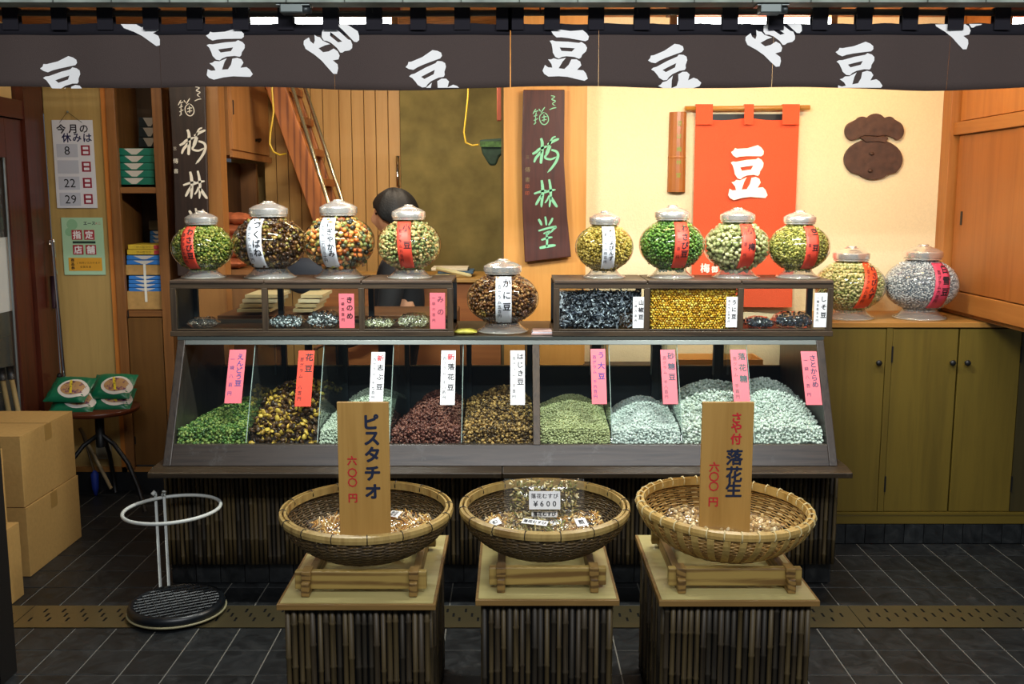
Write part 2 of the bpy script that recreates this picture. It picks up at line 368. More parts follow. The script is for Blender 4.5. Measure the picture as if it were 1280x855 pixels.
# ceiling of woven reed, eave
def reed():
    m, t, b = nt('reed'); L = t.links.new; tc = N(t, 'ShaderNodeTexCoord'); mp = N(t, 'ShaderNodeMapping'); mp.inputs['Scale'].default_value = (3, 26, 1); L(tc.outputs['Object'], mp.inputs[0])
    ns = N(t, 'ShaderNodeTexNoise', Scale=5.0, Detail=5.0, Distortion=.8); L(mp.outputs[0], ns.inputs['Vector']); r = ramp(t, ['#6b3a14', '#b06a2c', '#dd9a4e'], [.36, .5, .68]); L(ns.outputs['Fac'], r.inputs[0]); L(r.outputs[0], b.inputs['Base Color']); b.inputs['Roughness'].default_value = .6; return m
box('ceiling', -2.6, 2.6, 3.13, 6.5, 2.3, 2.34, reed(), kind='structure', label='reed clad ceiling inside the shop')
EAVE = plain('#8f978f', .7, 0, 0, .3, 14, .3)
ev = box('trim_1', -2.6, 2.6, 2.98, 3.06, 2.0575, 2.3, EAVE, kind='structure', label='weathered grey eave board along the top of the picture')
for i in range(30):
    box('eave_joint', -2.5+i*.168, -2.497+i*.168, 2.976, 2.979, 2.0575, 2.3, plain('#565c56', .8), ev)
# walls
CREAM = plain('#e6d3aa', .85, 0, 0, .35, 140, .04)
ORW = lambda ax='z': wood('#a66a2e', '#955a23', ax, 9, .5)
OAK = lambda ax='z': wood('#c29550', '#ad803e', ax, 9, .5)
box('wall_back', .333, 2.06, 4.62, 4.7, 0, 2.3, CREAM, kind='structure', label='cream plaster wall behind the right half of the counter')
pil = box('trim_2', -.037, .335, 4.54, 4.7, 0, 2.3, wood('#cf9348', '#c08238', 'z', 9, .45), kind='structure', label='broad honey coloured wooden post carrying the carved board')
box('wall_inner', -1.75, 0, 6.3, 6.36, 0, 2.3, OAK(), kind='structure', label='back wall of the work room')
# right wall with sliding wooden doors
wr = box('wall_right', 2.0, 2.06, 1.9+1.2, 4.62, .98, 2.3, ORW(), kind='structure', label='wooden wall on the right above the low cabinet')
yy0, yy1 = 3.25, 4.6
box('door_rail', 1.97, 2.0, yy0, yy1, 1.775, 1.83, ORW('y'), wr, .002)
box('door_rail', 1.975, 2.0, yy0, yy1, 1.0, 1.085, ORW('y'), wr, .002)
box('corner_post', 1.955, 2.0, 4.53, 4.62, 1.0, 2.3, ORW(), wr, .002)
box('sliding_door', 1.985, 2.0, 3.98, 4.50, 1.09, 1.77, wood('#9c5c24', '#8c501c', 'z', 9, .45), wr, .002)
box('sliding_door', 1.978, 1.992, 3.3, 3.975, 1.09, 1.77, wood('#9c5c24', '#8c501c', 'z', 9, .45), wr, .002)
box('upper_panel', 1.985, 2.0, 3.3, 4.50, 1.835, 2.29, wood('#b06e2e', '#a06026', 'z', 9, .45), wr, .002)
box('finger_pull', 1.982, 1.986, 4.42, 4.435, 1.38, 1.44, BLACK, wr)
# left side wall with the dark framed glass door
XL = -2.33
box('wall_left', XL-.1, XL-.02, 3.0, 5.4, 1.93, 2.3, plain('#caa86c', .8), kind='structure', label='cream strip of wall over the glass door')
DKR = wood('#4c1f12', '#2c110b', 'z', 12, .35); DKRY = wood('#4c1f12', '#2c110b', 'y', 12, .35)
dr1 = root('door_1', (XL, 4.2, 0), 'dark red wooden door with a tall glass pane on the left wall', None, kind='structure')
box('door_stile', XL-.02, XL+.02, 4.62, 4.78, .02, 1.86, DKR, dr1, .003)
box('door_stile', XL-.02, XL+.02, 3.72, 3.86, .02, 1.86, DKR, dr1, .003)
box('door_rail', XL-.02, XL+.02, 3.86, 4.62, 1.68, 1.86, DKRY, dr1, .003)
box('door_rail', XL-.02, XL+.02, 3.86, 4.62, .02, .36, DKRY, dr1, .003)
box('glass_pane', XL-.004, XL+.002, 3.86, 4.62, .36, 1.68, thin_glass((.75, .78, .74, 1), .03, 1.5, .03), dr1)
box('frosted_band', XL+.003, XL+.004, 3.86, 4.62, .98, 1.32, thin_glass((.8, .8, .78, 1), .3, 1.3, .45), dr1, label='frosted band across the glass')
MB().tube([(XL+.02, 4.575, .36), (XL+.02, 4.595, 1.68)], .006).out('glazing_bead', STEEL, dr1)
MB().tube([(XL+.02, 3.93, .93), (XL+.07, 3.93, .93)], .012, 12).tube([(XL+.07, 3.93, .93), (XL+.10, 3.93, .93)], .024, 16).out('door_knob', plain('#c79a7a', .2, 1), dr1, True)
fr = box('trim_3', XL-.05, XL+.035, 4.79, 4.98, 0, 2.3, DKR, kind='structure', label='dark door jamb at the left wall corner')
box('trim_4', XL-.05, XL+.03, 3.0, 4.79, 1.865, 1.95, DKRY, kind='structure', label='dark door head on the left wall')
# what shows through the door: neighbouring facade
nb = root('neighbour_facade', (-3.1, 4.3, 0), 'pale neighbouring shop front seen through the glass door on the left', 'building')
box('facade_wall', -3.16, -3.1, 3.0, 6.4, 0, 2.3, plain('#9c9a86', .9, 0, 0, 0, 3, .4), nb)
box('sign_panel', -3.1, -3.08, 4.6, 5.3, .75, 1.15, plain('#b9ac76', .7), nb); box('sign_panel', -3.1, -3.08, 5.35, 5.9, .8, 1.2, plain('#a8a890', .7), nb)
box('shutter', -3.1, -3.085, 3.6, 6.2, .1, .66, plain('#33383c', .6), nb)
MB().ball((-2.95, 5.3, 1.62), (.1, .5, .22), 10, 7).ball((-2.9, 4.8, 1.7), (.1, .3, .16), 10, 7).out('hedge', plain('#4c5c40', .9, 0, 0, 1, 40, .7), nb, True)
# left back wall panel at D = 5
XA, XB = XL+.03, X(150, 400, 5.0)
PALE = lambda ax='z': wood('#ab8e54', '#9a7e48', ax, 7, .55)
wl = box('wall_panel', XA, XB, 5.0, 5.05, .1, 2.3, PALE(), kind='structure', label='pale wooden panel at the left with two posters')
wl.name = 'wall_front_left'
box('edge_strip', XB-.028, XB, 4.985, 5.0, .1, 2.3, wood('#c0752e', '#a5601f', 'z', 9, .5), wl)
bs = box('baseboard_left', XA, -1.3, 4.99, 5.05, 0, .1, plain('#1e2023', .4), kind='structure', label='dark tiled base under the left wall')
box('base_rail', XA, -1.3, 4.985, 5.0, .1, .125, wood('#a8743a', '#8a5c2a', 'x', 9, .5), bs)
so = root('wall_socket', (X(131, 560, 5), 4.985, .3), 'beige socket plate on the wood panel under the round table', 'socket')
x0, x1 = X(121, 560, 5), X(140, 560, 5); z0, z1 = Zh(130, 573, 5), Zh(130, 547, 5)
box('cover_plate', x0, x1, 4.985, 5.0, z0, z1, plain('#a39a80', .5), so, .003); box('inner_plate', x0+.012, x1-.012, 4.98, 4.985, z0+.015, z1-.015, plain('#8d8672', .5), so, .002)
# dark post of the shop front at the far left
xx = X(8, 800, 2.95)
box('trim_5', xx-.16, xx, 2.9, 3.0, 0, 2.078, plain('#14110e', .5), kind='structure', label='black post at the far left edge of the shop front')

# shelf cupboard, left of the hanging board
sh = root('shelf_cupboard', (X(175, 590, 5), 5.1, 0), 'tall wooden shelf unit holding green and blue packets at the left', 'cupboard')
SX0 = XB; SX1 = X(218, 400, 5.0); z_sh1 = Zh(170, 234, 5); z_sh2 = Zh(170, 388, 5)
DOK = wood('#8a5a2c', '#70461f', 'z', 9, .5); DOKX = wood('#8a5a2c', '#70461f', 'x', 9, .5)
box('stile', SX0, SX0+.045, 4.97, 5.0, .12, 2.3, DOK, sh, .002); box('stile', SX1-.05, SX1, 4.97, 5.0, .12, 2.3, DOK, sh, .002)
box('side_panel', SX0, SX0+.012, 5.0, 5.35, .12, 2.3, DOK, sh); box('side_panel', SX1-.012, SX1, 5.0, 5.35, .12, 2.3, DOK, sh)
box('back_panel', SX0, SX1, 5.35, 5.36, .12, 2.3, wood('#4e3820', '#3a2815', 'z', 9, .6), sh)
box('shelf', SX0+.02, SX1-.02, 4.985, 5.34, z_sh1-.03, z_sh1, DOKX, sh, .002); box('shelf', SX0+.02, SX1-.02, 4.98, 5.34, z_sh2-.03, z_sh2, DOKX, sh, .002)
dd = box('door', SX0+.05, SX1-.055, 4.972, 4.99, .14, z_sh2-.035, wood('#6e4a1e', '#5d3c16', 'z', 7, .5), sh, .002)
box('hinge', SX0+.052, SX0+.057, 4.968, 4.973, .9, .94, BLACK, dd); box('hinge', SX0+.052, SX0+.057, 4.968, 4.973, .25, .29, BLACK, dd)

# right low cabinet
cb = root('low_cabinet', (1.75, 4.4, 0), 'long olive green wooden cabinet with black knobs at the right', 'cabinet')
CD = F(0, 680, 0).y; ctop = .977; CX0 = 1.262; CX1 = 2.2
OLV = lambda ax='z': wood('#69571a', '#5a4a14', ax, 7, .5); OLT = wood('#a8793a', '#936428', 'x', 9, .4)
box('carcass', CX0, 2.3, CD+.03, 4.6, .1, ctop-.02, OLV(), cb)
box('worktop', CX0, 2.3, CD-.005, 4.62, ctop-.022, ctop, OLT, cb, .002)
box('plinth', CX0, 2.3, CD+.01, 4.6, 0, .09, BLACK, cb)
for i in range(13):
    xx = 1.2+i*.0855; box('plinth_tile', xx+.0015, xx+.084, CD, CD+.01, .003, .088, SLATE, cb, .001)
zb0 = Zh(1150, 655, CD); box('bottom_rail', CX0, 2.3, CD+.0, CD+.03, .091, .13, OLV('x'), cb, .002); box('bottom_bead', CX0, 2.3, CD-.004, CD+.02, .133, .145, OLV('x'), cb)
xs = [CX0+.01, X(1104, 500, CD), X(1112, 500, CD), X(1193.5, 500, CD), X(1195, 500, CD), X(1272, 500, CD)]
gx = .0012
for i, (a, b) in enumerate(((xs[0], xs[1]), (xs[2], xs[3]), (xs[4], xs[5]))):
    d = box('door', a+gx, b-gx, CD+.002, CD+.02, .148, ctop-.028, OLV(), cb, .0015)
    kx = [X(1097, 453, CD), X(1189, 453, CD), X(1207.5, 453, CD)][i]; kz = Zh(1100, 453, CD)
    MB().tube([(kx, CD+.004, kz), (kx, CD-.012, kz)], .006, 10).ball((kx, CD-.018, kz), (.013, .009, .013), 14, 9).out('knob', BLACK, d, True)
    hx = [None, xs[2]+.0, xs[5]][i]
    if hx:
        for hz in (Zh(1100, 443, CD), Zh(1100, 605, CD)): box('hinge', hx-.003, hx+.003, CD-.003, CD+.002, hz-.035, hz+.035, BLACK, d)
box('stile', xs[1]+.001, xs[2]-.001, CD+.001, CD+.02, .148, ctop-.024, OLV(), cb); box('stile', xs[5]+.001, 2.3, CD+.001, CD+.02, .148, ctop-.024, wood('#3c3418', '#2c2612', 'z', 7, .5), cb)
# =================================================================== COUNTER
def cane_mesh(h, r, seed):
    rd = random.Random(seed); P = []; z = 0; nodes = []; t = rd.uniform(.03, .16)
    while t < h-.02: nodes.append(t); t += rd.uniform(.12, .2)
    zs = [(0, r)]
    for q in nodes: zs += [(q-.006, r*.96), (q-.0015, r*1.18), (q+.0015, r*1.18), (q+.005, r)]
    zs.append((h, r*.97)); return MB().lathe([(b, a) for a, b in zs], (0, 0, 0), 7)
def canes(parent, line, h, z0, r, pitch, mats, seed=0, jit=.0):
    """line: (p0, p1) in plan"""
    rd = random.Random(seed); ms = []
    for k in range(6):
        for m in mats:
            mb = cane_mesh(h, r*rd.uniform(.85, 1.1), seed*10+k); me = bpy.data.meshes.new('bamboo_cane'); V = np.concatenate(mb.v); me.from_pydata([tuple(v) for v in V], [], mb.f); me.polygons.foreach_set('use_smooth', [True]*len(me.polygons)); me.materials.append(m); ms.append(me)
    a, b = Vector(line[0]), Vector(line[1]); n = max(1, int((b-a).length/pitch))
    for i in range(n):
        p = a.lerp(b, (i+.5)/n); me = ms[rd.randrange(len(ms))]
        o = bpy.data.objects.new('bamboo_cane', me); COL.objects.link(o); o.parent = parent; w3 = Vector((p.x+rd.uniform(-.0008, .0008), p.y+rd.uniform(-.002, .002), z0)); WL[o] = w3; o.location = w3-WL[parent]
        o.rotation_euler = (rd.uniform(-.003, .003), rd.uniform(-.003, .003), rd.uniform(0, 6.28))
CM = [wood('#443927', '#241d13', 'z', 40, .55), wood('#544629', '#30271a', 'z', 40, .55), wood('#30291c', '#19140e', 'z', 40, .6)]
ct = root('display_counter', (-.04, 4.0, 0), 'long counter clad in thin dark bamboo canes with a jutting plank shelf', 'counter')
CL, CR = -1.335, 1.252
box('carcass', CL+.01, CR-.01, 3.715, 4.34, .09, .49, BLACK, ct)
box('plinth', CL+.0, CR-.0, 3.745, 4.3, 0, .088, plain('#1b1d20', .5), ct)
for i in range(27):
    xx = CL+.0+i*.0955; box('plinth_tile', xx+.0015, min(CR, xx+.094), 3.735, 3.745, .003, .086, SLATE, ct, .001)
canes(ct, ((CL, 3.703), (CR, 3.703)), .392, .092, .0072, .0168, CM, 3)
canes(ct, ((CR+.002, 3.72), (CR+.002, 4.3)), .392, .092, .0072, .019, CM, 4); canes(ct, ((CL-.002, 3.72), (CL-.002, 4.3)), .392, .092, .0072, .019, CM, 5)
PLK = wood('#32281b', '#1e160f', 'x', 16, .35, 0, '#4a4032')
for a, b in ((-1.322, -.037), (-.034, 1.236)):
    MB().prism([(3.5, .492), (3.5, .512), (3.56, .52), (4.34, .52), (4.34, .492)], a, b, 'x').out('plank_shelf', PLK, ct, bevel=.003)
# --------------------------------------------------- slanted bean case
KL, KR = -1.287, 1.2; KY0, KY1, KZ0, KZ1, KB = 3.56, 3.79, .521, .957, 4.3
sl = (KY1-KY0)/(KZ1-KZ0)
def gy(z): return KY0+(z-KZ0)*sl          # front plane
GN = Vector((0, -1, sl)).normalized()
gl_z0 = hit(640, 556, (0, KY0, KZ0), GN).z; gl_z1 = hit(640, 431, (0, KY0, KZ0), GN).z
def GX(px, py): return hit(px, py, (0, KY0, KZ0), GN).x
ks = root('bean_display_case', (-.04, 3.9, KZ0), 'wide slanted glass-fronted wooden case of nine bean bins on the counter', 'display case')
poly = [(KY0, KZ0), (KY1, KZ1), (KB, KZ1), (KB, KZ0)]
DKW = DWW('x'); DKZ = DWW('z')
MB().prism(poly, KL, KL+.03, 'x').out('side_panel', DKZ, ks, bevel=.003); MB().prism(poly, KR-.03, KR, 'x').out('side_panel', DKZ, ks, bevel=.003)
MB().prism([(KY0+.002, KZ0), (gy(gl_z0)+.002, gl_z0), (gy(gl_z0)+.025, gl_z0), (KY0+.025, KZ0)], KL+.03, KR-.03, 'x').out('front_fascia', DWW('x'), ks, bevel=.002)
MB().prism([(gy(gl_z1), gl_z1), (KY1, KZ1), (KY1+.03, KZ1), (KY1+.03, gl_z1)], KL+.03, KR-.03, 'x').out('top_rail', plain('#6c726f', .4, .5), ks, bevel=.002)
gm = GX(666, 500), GX(675, 500)
MB().prism([(gy(gl_z0)-.002, gl_z0), (gy(gl_z1)-.002, gl_z1), (gy(gl_z1)+.02, gl_z1), (gy(gl_z0)+.02, gl_z0)], gm[0], gm[1], 'x').out('center_post', DW('z'), ks, bevel=.002)
box('top_board', KL, KR, KY1+.03, KB, KZ1-.012, KZ1+.012, DW('x'), ks, .002); box('top_board_front', KL, KR, KY1-.0, KY1+.03, KZ1+.001, KZ1+.013, plain('#5a615e', .35, .6), ks)
box('bottom_board', KL+.03, KR-.03, KY0+.03, KB, KZ0, KZ0+.015, plain('#2b2d2c', .6), ks)
zbk = Zh(640, 458, KB-.02)
DGR = plain('#20262a', .45, 0, 0, 0, 8, .2)
box('back_panel', KL+.03, KR-.03, KB-.02, KB, KZ0, zbk, DGR, ks)
box('sill_strip', KL+.03, KR-.03, KB-.024, KB-.018, zbk, zbk+.006, plain('#a08a66', .4, .3), ks)
zf0, zf1 = gl_z0-.005, gl_z1+.005
def pane(a, b): MB().prism([(gy(zf0)+.008, zf0), (gy(zf1)+.008, zf1), (gy(zf1)+.012, zf1), (gy(zf0)+.012, zf0)], a, b, 'x').out('front_pane', GLASS, ks)
pane(KL+.031, gm[0]-.001); pane(gm[1]+.001, KR-.031)
binx = [217, 308, 397, 487, 577, 666, 765, 853, 943, 1033]
BX = [GX(p, 540) for p in binx]; BX[5] = (gm[0]+gm[1])/2
DIV = thin_glass((.90, .96, .93, 1), .02, 1.5, .02)
for i in range(1, 9):
    MB().prism([(gy(zf0)+.015, KZ0+.016), (gy(zf1)+.015, zf1), (KB-.025, KZ1-.013), (KB-.025, KZ0+.016)], BX[i]-.0015, BX[i]+.0015, 'x').out('glass_divider', DIV, ks)
    MB().tube([(BX[i], gy(zf0)+.013, zf0+.01), (BX[i], gy(zf1)+.013, zf1)], .0014, 5).out('divider_edge', plain('#9fb3ac', .2), ks)
    box('rear_post', BX[i]-.028, BX[i]+.012, KB-.05, KB-.021, KZ0+.02, KZ1-.012, plain('#3a4348', .35, .4), ks)
    box('rear_stile', BX[i]-.036, BX[i]-.030, KB-.06, KB-.05, zbk-.03, KZ1-.012, plain('#8b979b', .3, .6), ks)
# price strips on the slanted glass
def glass_map(px, py):
    p = hit(px, py, (0, KY0, KZ0), GN)-GN*.0; U = Vector((1, 0, 0)); V = U.cross(GN)*-1; V = Vector((0, sl, 1)).normalized()
    f = plane_map(p, U, V); return f
PIN = ks
strips = [(284, 305, 437, 504, PINK, '#5a4a8a', 'えんどう豆', '一袋八百円', 0), (371, 391, 438, 508, RED, '#14141c', '花豆', '百グラム　八百円', 0), (463, 480, 440, 506, PAPER, '#14141c', '志ぶ豆', '百グラム　千七百円', 1),
          (551, 569, 438, 506, PAPER, '#14141c', '落花豆', '百グラム　千八百円', 1), (638, 656, 438, 506, PAPER, '#14141c', 'はじき豆', '百グラム　千百円', 2), (739, 757.5, 436, 505, PINK, '#4a3a8a', 'う大豆', '百グラム　千六百円', 0),
          (827, 845.5, 437, 505, PINK, '#3c4a5a', '砂糖豆', '百グラム　千八百円', 0), (915, 935, 437, 505, PINK, '#3c5a5a', '落花糖', '百グラム　千百円', 0), (1004, 1024, 439, 506, PINK, '#2c3a5a', 'さとからめ', '一袋八百円', 0)]
for i, (xa, xb, ya, yb, mt, ic, t1, t2, st) in enumerate(strips):
    f = glass_map((xa+xb)/2, (ya+yb)/2); wd = (GX(xb, ya+30)-GX(xa, ya+30)); hh = (hit(640, ya, (0, KY0, KZ0), GN)-hit(640, yb, (0, KY0, KZ0), GN)).length
    lb = slab(f, -wd/2, wd/2, -hh/2, hh/2, .001, .0022).out('price_label', mt, ks)
    n1 = len(t1.strip()); s = min(wd*.5, hh*.62/max(n1, 2)); pit = min(hh*.62/max(n1, 1), wd*.75)
    top = hh/2-wd*.45-(wd*.75 if st == 1 else 0)
    it = vcol(t1, wd*.2, top, s, pit, .03)
    it2 = vcol(t2, -wd*.25, hh/2-wd*.6, wd*.27, hh*.8/len(t2), .01)
    letters(it+it2, f, .0028, plain(ic, .6), 'lettering', lb)
    if st == 1: letters([('新', wd*.17, hh/2-wd*.48, wd*.5, .03)], f, .0028, INKR, 'lettering', lb)
    if st:
        mb = MB(); q = wd/2-.004; hq = hh/2-.006
        for (a, b, c, d) in ((-q, -q+.001, hq-.03, hq), (q-.001, q, hq-.02, hq), (-q, q, hq-.001, hq), (-q, q, -hq, -hq+.001), (q-.001, q, -hq, -hq+.03), (-q, -q+.001, -hq, -hq+.015)): slab(f, a, b, c, d, .0022, .0026, mb=mb)
        mb.out('border_rule', INKR if st == 2 else plain('#7a4a50', .6), lb)
# heaps
BM = [islands(['#4c702e', '#62833a', '#84964a', '#3a5626', '#98a858'], .35), islands(['#4a3218', '#d9b64a', '#5a3c22', '#3a2616', '#c6a03c', '#6b4a2a', '#b58d3a', '#2e1f14'], .4),
      islands(['#b9c4ae', '#a5b29c', '#cdd6c4', '#bcc7b4'], .5), islands(['#6a3a30', '#55291f', '#7d4a3c', '#8a5848', '#4a221b'], .45), islands(['#8a6a3a', '#5d4426', '#a88248', '#3e2c18', '#6e5530', '#c09a5a'], .4),
      islands(['#a9ad7c', '#989c6a', '#bcc090', '#a2a676'], .5), islands(['#c9d2cc', '#b9c3bd', '#dce3de', '#c2ccc6'], .5), islands(['#c6cec4', '#aeb8ac', '#dfe5dc', '#c9d0c0'], .5), islands(['#cfd8cf', '#bcc6bc', '#e2e8e0', '#c8d2c6'], .5)]
BS = [(.0122,)*3, (.025, .020, .009), (.0086,)*3, (.0155, .0098, .0098), (.0135, .0112, .009), (.0085,)*3, (.0098,)*3, (.0140, .0118, .010), (.0122, .0115, .010)]
# heap outline: (left height, peak position, peak height, right height) as px rows in the photo
HP = [(520, .72, 497, 503), (489, .55, 474, 478), (516, .62, 485, 491), (524, .66, 487, 499), (500, .60, 482, 499), (506, .50, 493, 508), (520, .55, 495, 508), (497, .6, 475, 480), (489, .38, 472, 500)]
LAB = ['bright green peas heaped in the leftmost glass bin', 'large brown and yellow broad beans heaped in the second bin from the left', 'tiny pale grey-green beans heaped behind the left wooden price board', 'dark red skinned peanuts heaped in the bin right of the left price board', 'mottled brown beans heaped just left of the center post of the case', 'khaki soybeans heaped just right of the center post of the case', 'round pale grey sugared beans heaped in the third bin from the right', 'lumpy white sugared peanuts heaped behind the right wooden price board', 'white coated beans heaped high in the rightmost glass bin']
NMB = ['green_peas', 'broad_beans', 'pale_beans', 'red_peanuts', 'brown_beans', 'soybeans', 'sugared_beans', 'sugared_peanuts', 'coated_beans']
Ypk = 3.93
for i in range(9):
    x0, x1 = BX[i]+.004, BX[i+1]-.004
    if i == 0: x0 = KL+.034
    if i == 8: x1 = KR-.034
    if i == 4: x1 = gm[0]-.002+.004
    if i == 5: x0 = gm[1]
    l, pk, ph, rh = HP[i]; zl, zp, zr = (Zh(640, q, Ypk) for q in (l, ph, rh)); zfr = gl_z0+.045
    s = sum(sorted(BS[i])[1:])/2; step = s*.86
    def topz(u):
        if u < pk: t = u/pk; return zl+(zp-zl)*(math.sin(t*PI/2)**1.25)
        t = (u-pk)/(1-pk); return zp+(zr-zp)*(1-math.cos(t*PI/2))
    def H(u, y):
        zt = topz(u); t = (y-gy(zfr))/(Ypk-gy(zfr)); t = max(0, t)
        return zfr+(zt-zfr)*min(t, 1)**.9 if t <= 1 else zt-(y-Ypk)*.25
    P = []; z = KZ0+.018
    zs = gl_z0-.004
    while zs < zfr:
        x = x0+s*.5+(step/2 if int(zs/step) % 2 else 0)
        while x < x1-s*.4:
            for lay in range(2): P.append((x+rng.uniform(-1, 1)*s*.4, gy(zs)+.016+s*.5+lay*step+rng.uniform(0, .7)*s, zs+rng.uniform(-1, 1)*s*.45))
            x += step
        zs += step*.87
    y = gy(zfr)+.016+s*.5; row = 0
    while y < KB-.07:
        x = x0+s*.5+(step/2 if row % 2 else 0)
        while x < x1-s*.4:
            u = (x-x0)/(x1-x0); P.append((x+rng.uniform(-1, 1)*s*.22, y+rng.uniform(-1, 1)*s*.2, H(u, y)-s*.35+rng.uniform(-.6, .5)*s)); P.append((x+rng.uniform(-1, 1)*s*.4, y+rng.uniform(-1, 1)*s*.4, H(u, y)-s*1.05+rng.uniform(-.2, .3)*s)); x += step
        y += step*.80; row += 1
    # solid core under the kernels
    nu, nv = 12, 12; BV = []; BF = []
    for b in range(nv+1):
        for a in range(nu+1):
            yq = gy(zfr)+.022+s+(KB-.075-gy(zfr)-.022-s)*b/nv; u = a/nu; BV.append((x0+(x1-x0)*u, yq, H(u, yq)-s*1.3))
    for b in range(nv):
        for a in range(nu): q = b*(nu+1)+a; BF.append((q, q+1, q+nu+2, q+nu+1))
    k = len(BV); yf = gy(gl_z0)+.018+s*1.6
    BV += [(x0, yf, gl_z0-.03), (x1, yf, gl_z0-.03)]; BF.append((0, k, k+1, nu)); 
    kernels(NMB[i], P, BS[i], BM[i], None, (BV, BF), OCT, .14, label=LAB[i], cat='beans')

# --------------------------------------------------- upper glass boxes
UY0, UY1, UZ0, UZ1 = 3.80, 4.08, .971, 1.182
def upper_box(name, pxs, label, lidg):
    xs = [X(p, 385, UY0) for p in pxs]; L0, R0 = xs[0], xs[-1]
    r = root(name, ((L0+R0)/2, (UY0+UY1)/2, UZ0), label, 'display box')
    w2 = .0165
    zt0 = Zh(640, 361, UY0); zb1 = Zh(640, 411.5, UY0)
    D = DW('x'); Dz = DW('z')
    box('front_rail', L0, R0, UY0, UY0+.018, zt0, UZ1-.006, D, r, .002); box('front_rail', L0, R0, UY0, UY0+.018, UZ0+.022, zb1, D, r, .002)
    box('base_board', L0-.004, R0+.004, UY0-.006, UY1, UZ0, UZ0+.02, D, r, .002)
    box('rear_rail', L0, R0, UY1-.018, UY1, zt0, UZ1-.006, D, r); box('rear_rail', L0, R0, UY1-.018, UY1, UZ0+.02, UZ0+.034, D, r)
    ps = []
    for i, x in enumerate(xs):
        a = x if i == 0 else (x-w2*1.3 if i == len(xs)-1 else x-w2/2*1.4); b = a+w2*1.35; ps.append((a, b))
        box('post', a, b, UY0-.001, UY0+.018, UZ0+.02, zt0+.002, Dz, r, .0015); box('post', a, b, UY1-.018, UY1+.001, UZ0+.02, zt0+.002, DGR, r)
    for i in range(len(xs)-1):
        a, b = ps[i][1], ps[i+1][0]
        box('front_pane', a, b, UY0+.006, UY0+.009, zb1, zt0, GLASS, r)
        la, lb_ = (xs[i]+.002, xs[i+1]-.002)
        box('lid', la, lb_, UY0-.004, UY1+.003, UZ1-.006, UZ1+.0045, wood('#57473a', '#33281f', 'x', 22, .45), r, .002)
    return r, ps, zb1, zt0
ubl, psl, ub_zb, ub_zt = upper_box('glass_display_box', [213, 331, 452, 566], 'dark framed glass box of snack packets on the left half of the case', 0)
ubr, psr, _, _ = upper_box('glass_display_box', [692, 809, 926, 1041], 'dark framed glass box with dark candies and yellow beans on the right half', 1)
box('end_panel', psl[0][0], psl[0][0]+.006, UY0+.018, UY1-.018, UZ0+.02, ub_zt, DGR, ubl)
def ubox_label(par, xa, xb, ya, yb, mt, t1, t2, ic='#14141c'):
    y = UY0+.005; a, b = X(xa, 390, y), X(xb, 390, y); z0, z1 = Zh(640, yb, y), Zh(640, ya, y); f = FRONT((a+b)/2, (z0+z1)/2, y); wd, hh = b-a, z1-z0
    lb = slab(f, -wd/2, wd/2, -hh/2, hh/2, .0, .0012).out('price_label', mt, par)
    s = min(wd*.46, hh*.75/len(t1)); letters(vcol(t1, wd*.2, hh*.32, s, hh*.7/len(t1), .03)+vcol(t2, -wd*.25, hh*.36, wd*.22, hh*.78/len(t2), .01), f, .0018, plain(ic, .6), 'lettering', lb)
ubox_label(ubl, 424, 443, 367, 410, PINK, 'きのめ', '一袋五百円'); ubox_label(ubl, 537.5, 556.5, 366, 411, PINK, 'みの', '一袋六百円', '#8a4a5a')
ubox_label(ubr, 791, 805.5, 371, 410, PAPER, '山椒豆', '一袋六百円'); ubox_label(ubr, 907.5, 921.5, 371, 409, PAPER, 'うに豆', '百グラム四百円'); ubox_label(ubr, 1017.5, 1034, 366, 409, PAPER, 'しそ豆', '一袋五百五十円')
# contents
a, b = psr[0][1]+.004, psr[1][0]-.004; P = []
for k in range(420): P.append((rng.uniform(a+.014, b-.014), rng.uniform(UY0+.022, UY0+.06), rng.uniform(ub_zb+.004, ub_zt-.012)))
kernels('wrapped_candies', P, (.034, .007, .007), islands(['#10131c', '#0b0e15', '#1c2230', '#3a4356', '#0e1118', '#8d97a6'], .22, 'CONSTANT', 0, .8, ('#c9d2dc', 90)), None, (np.concatenate(MB().box(a, b, UY0+.06, UY0+.2, UZ0+.03, ub_zt-.02).v), MB().box(0,1,0,1,0,1).f), OCT, .35, label='dark twisted candies packed in the upper right box, left bin', cat='candies')
a, b = psr[1][1]+.004, psr[2][0]-.004; P = []
for zz in np.arange(ub_zb+.002, ub_zt-.004, .0088):
    for k, xx in enumerate(np.arange(a+.005, b-.004, .0100)):
        for l in range(2): P.append((xx+(.005 if int(zz/.0088) % 2 else 0)+rng.uniform(-.002, .002), UY0+.018+l*.009+rng.uniform(0, .004), zz+rng.uniform(-.002, .002)))
kernels('yellow_beans', P, (.0125, .0105, .0085), islands(['#d8a520', '#c8900f', '#e8bf3c', '#b37c10', '#f0d060'], .35), None, (np.concatenate(MB().box(a, b, UY0+.034, UY0+.2, UZ0+.03, ub_zt-.01).v), MB().box(0,1,0,1,0,1).f), OCT, .18, label='golden yellow coated beans filling the middle bin of the right glass box', cat='beans')
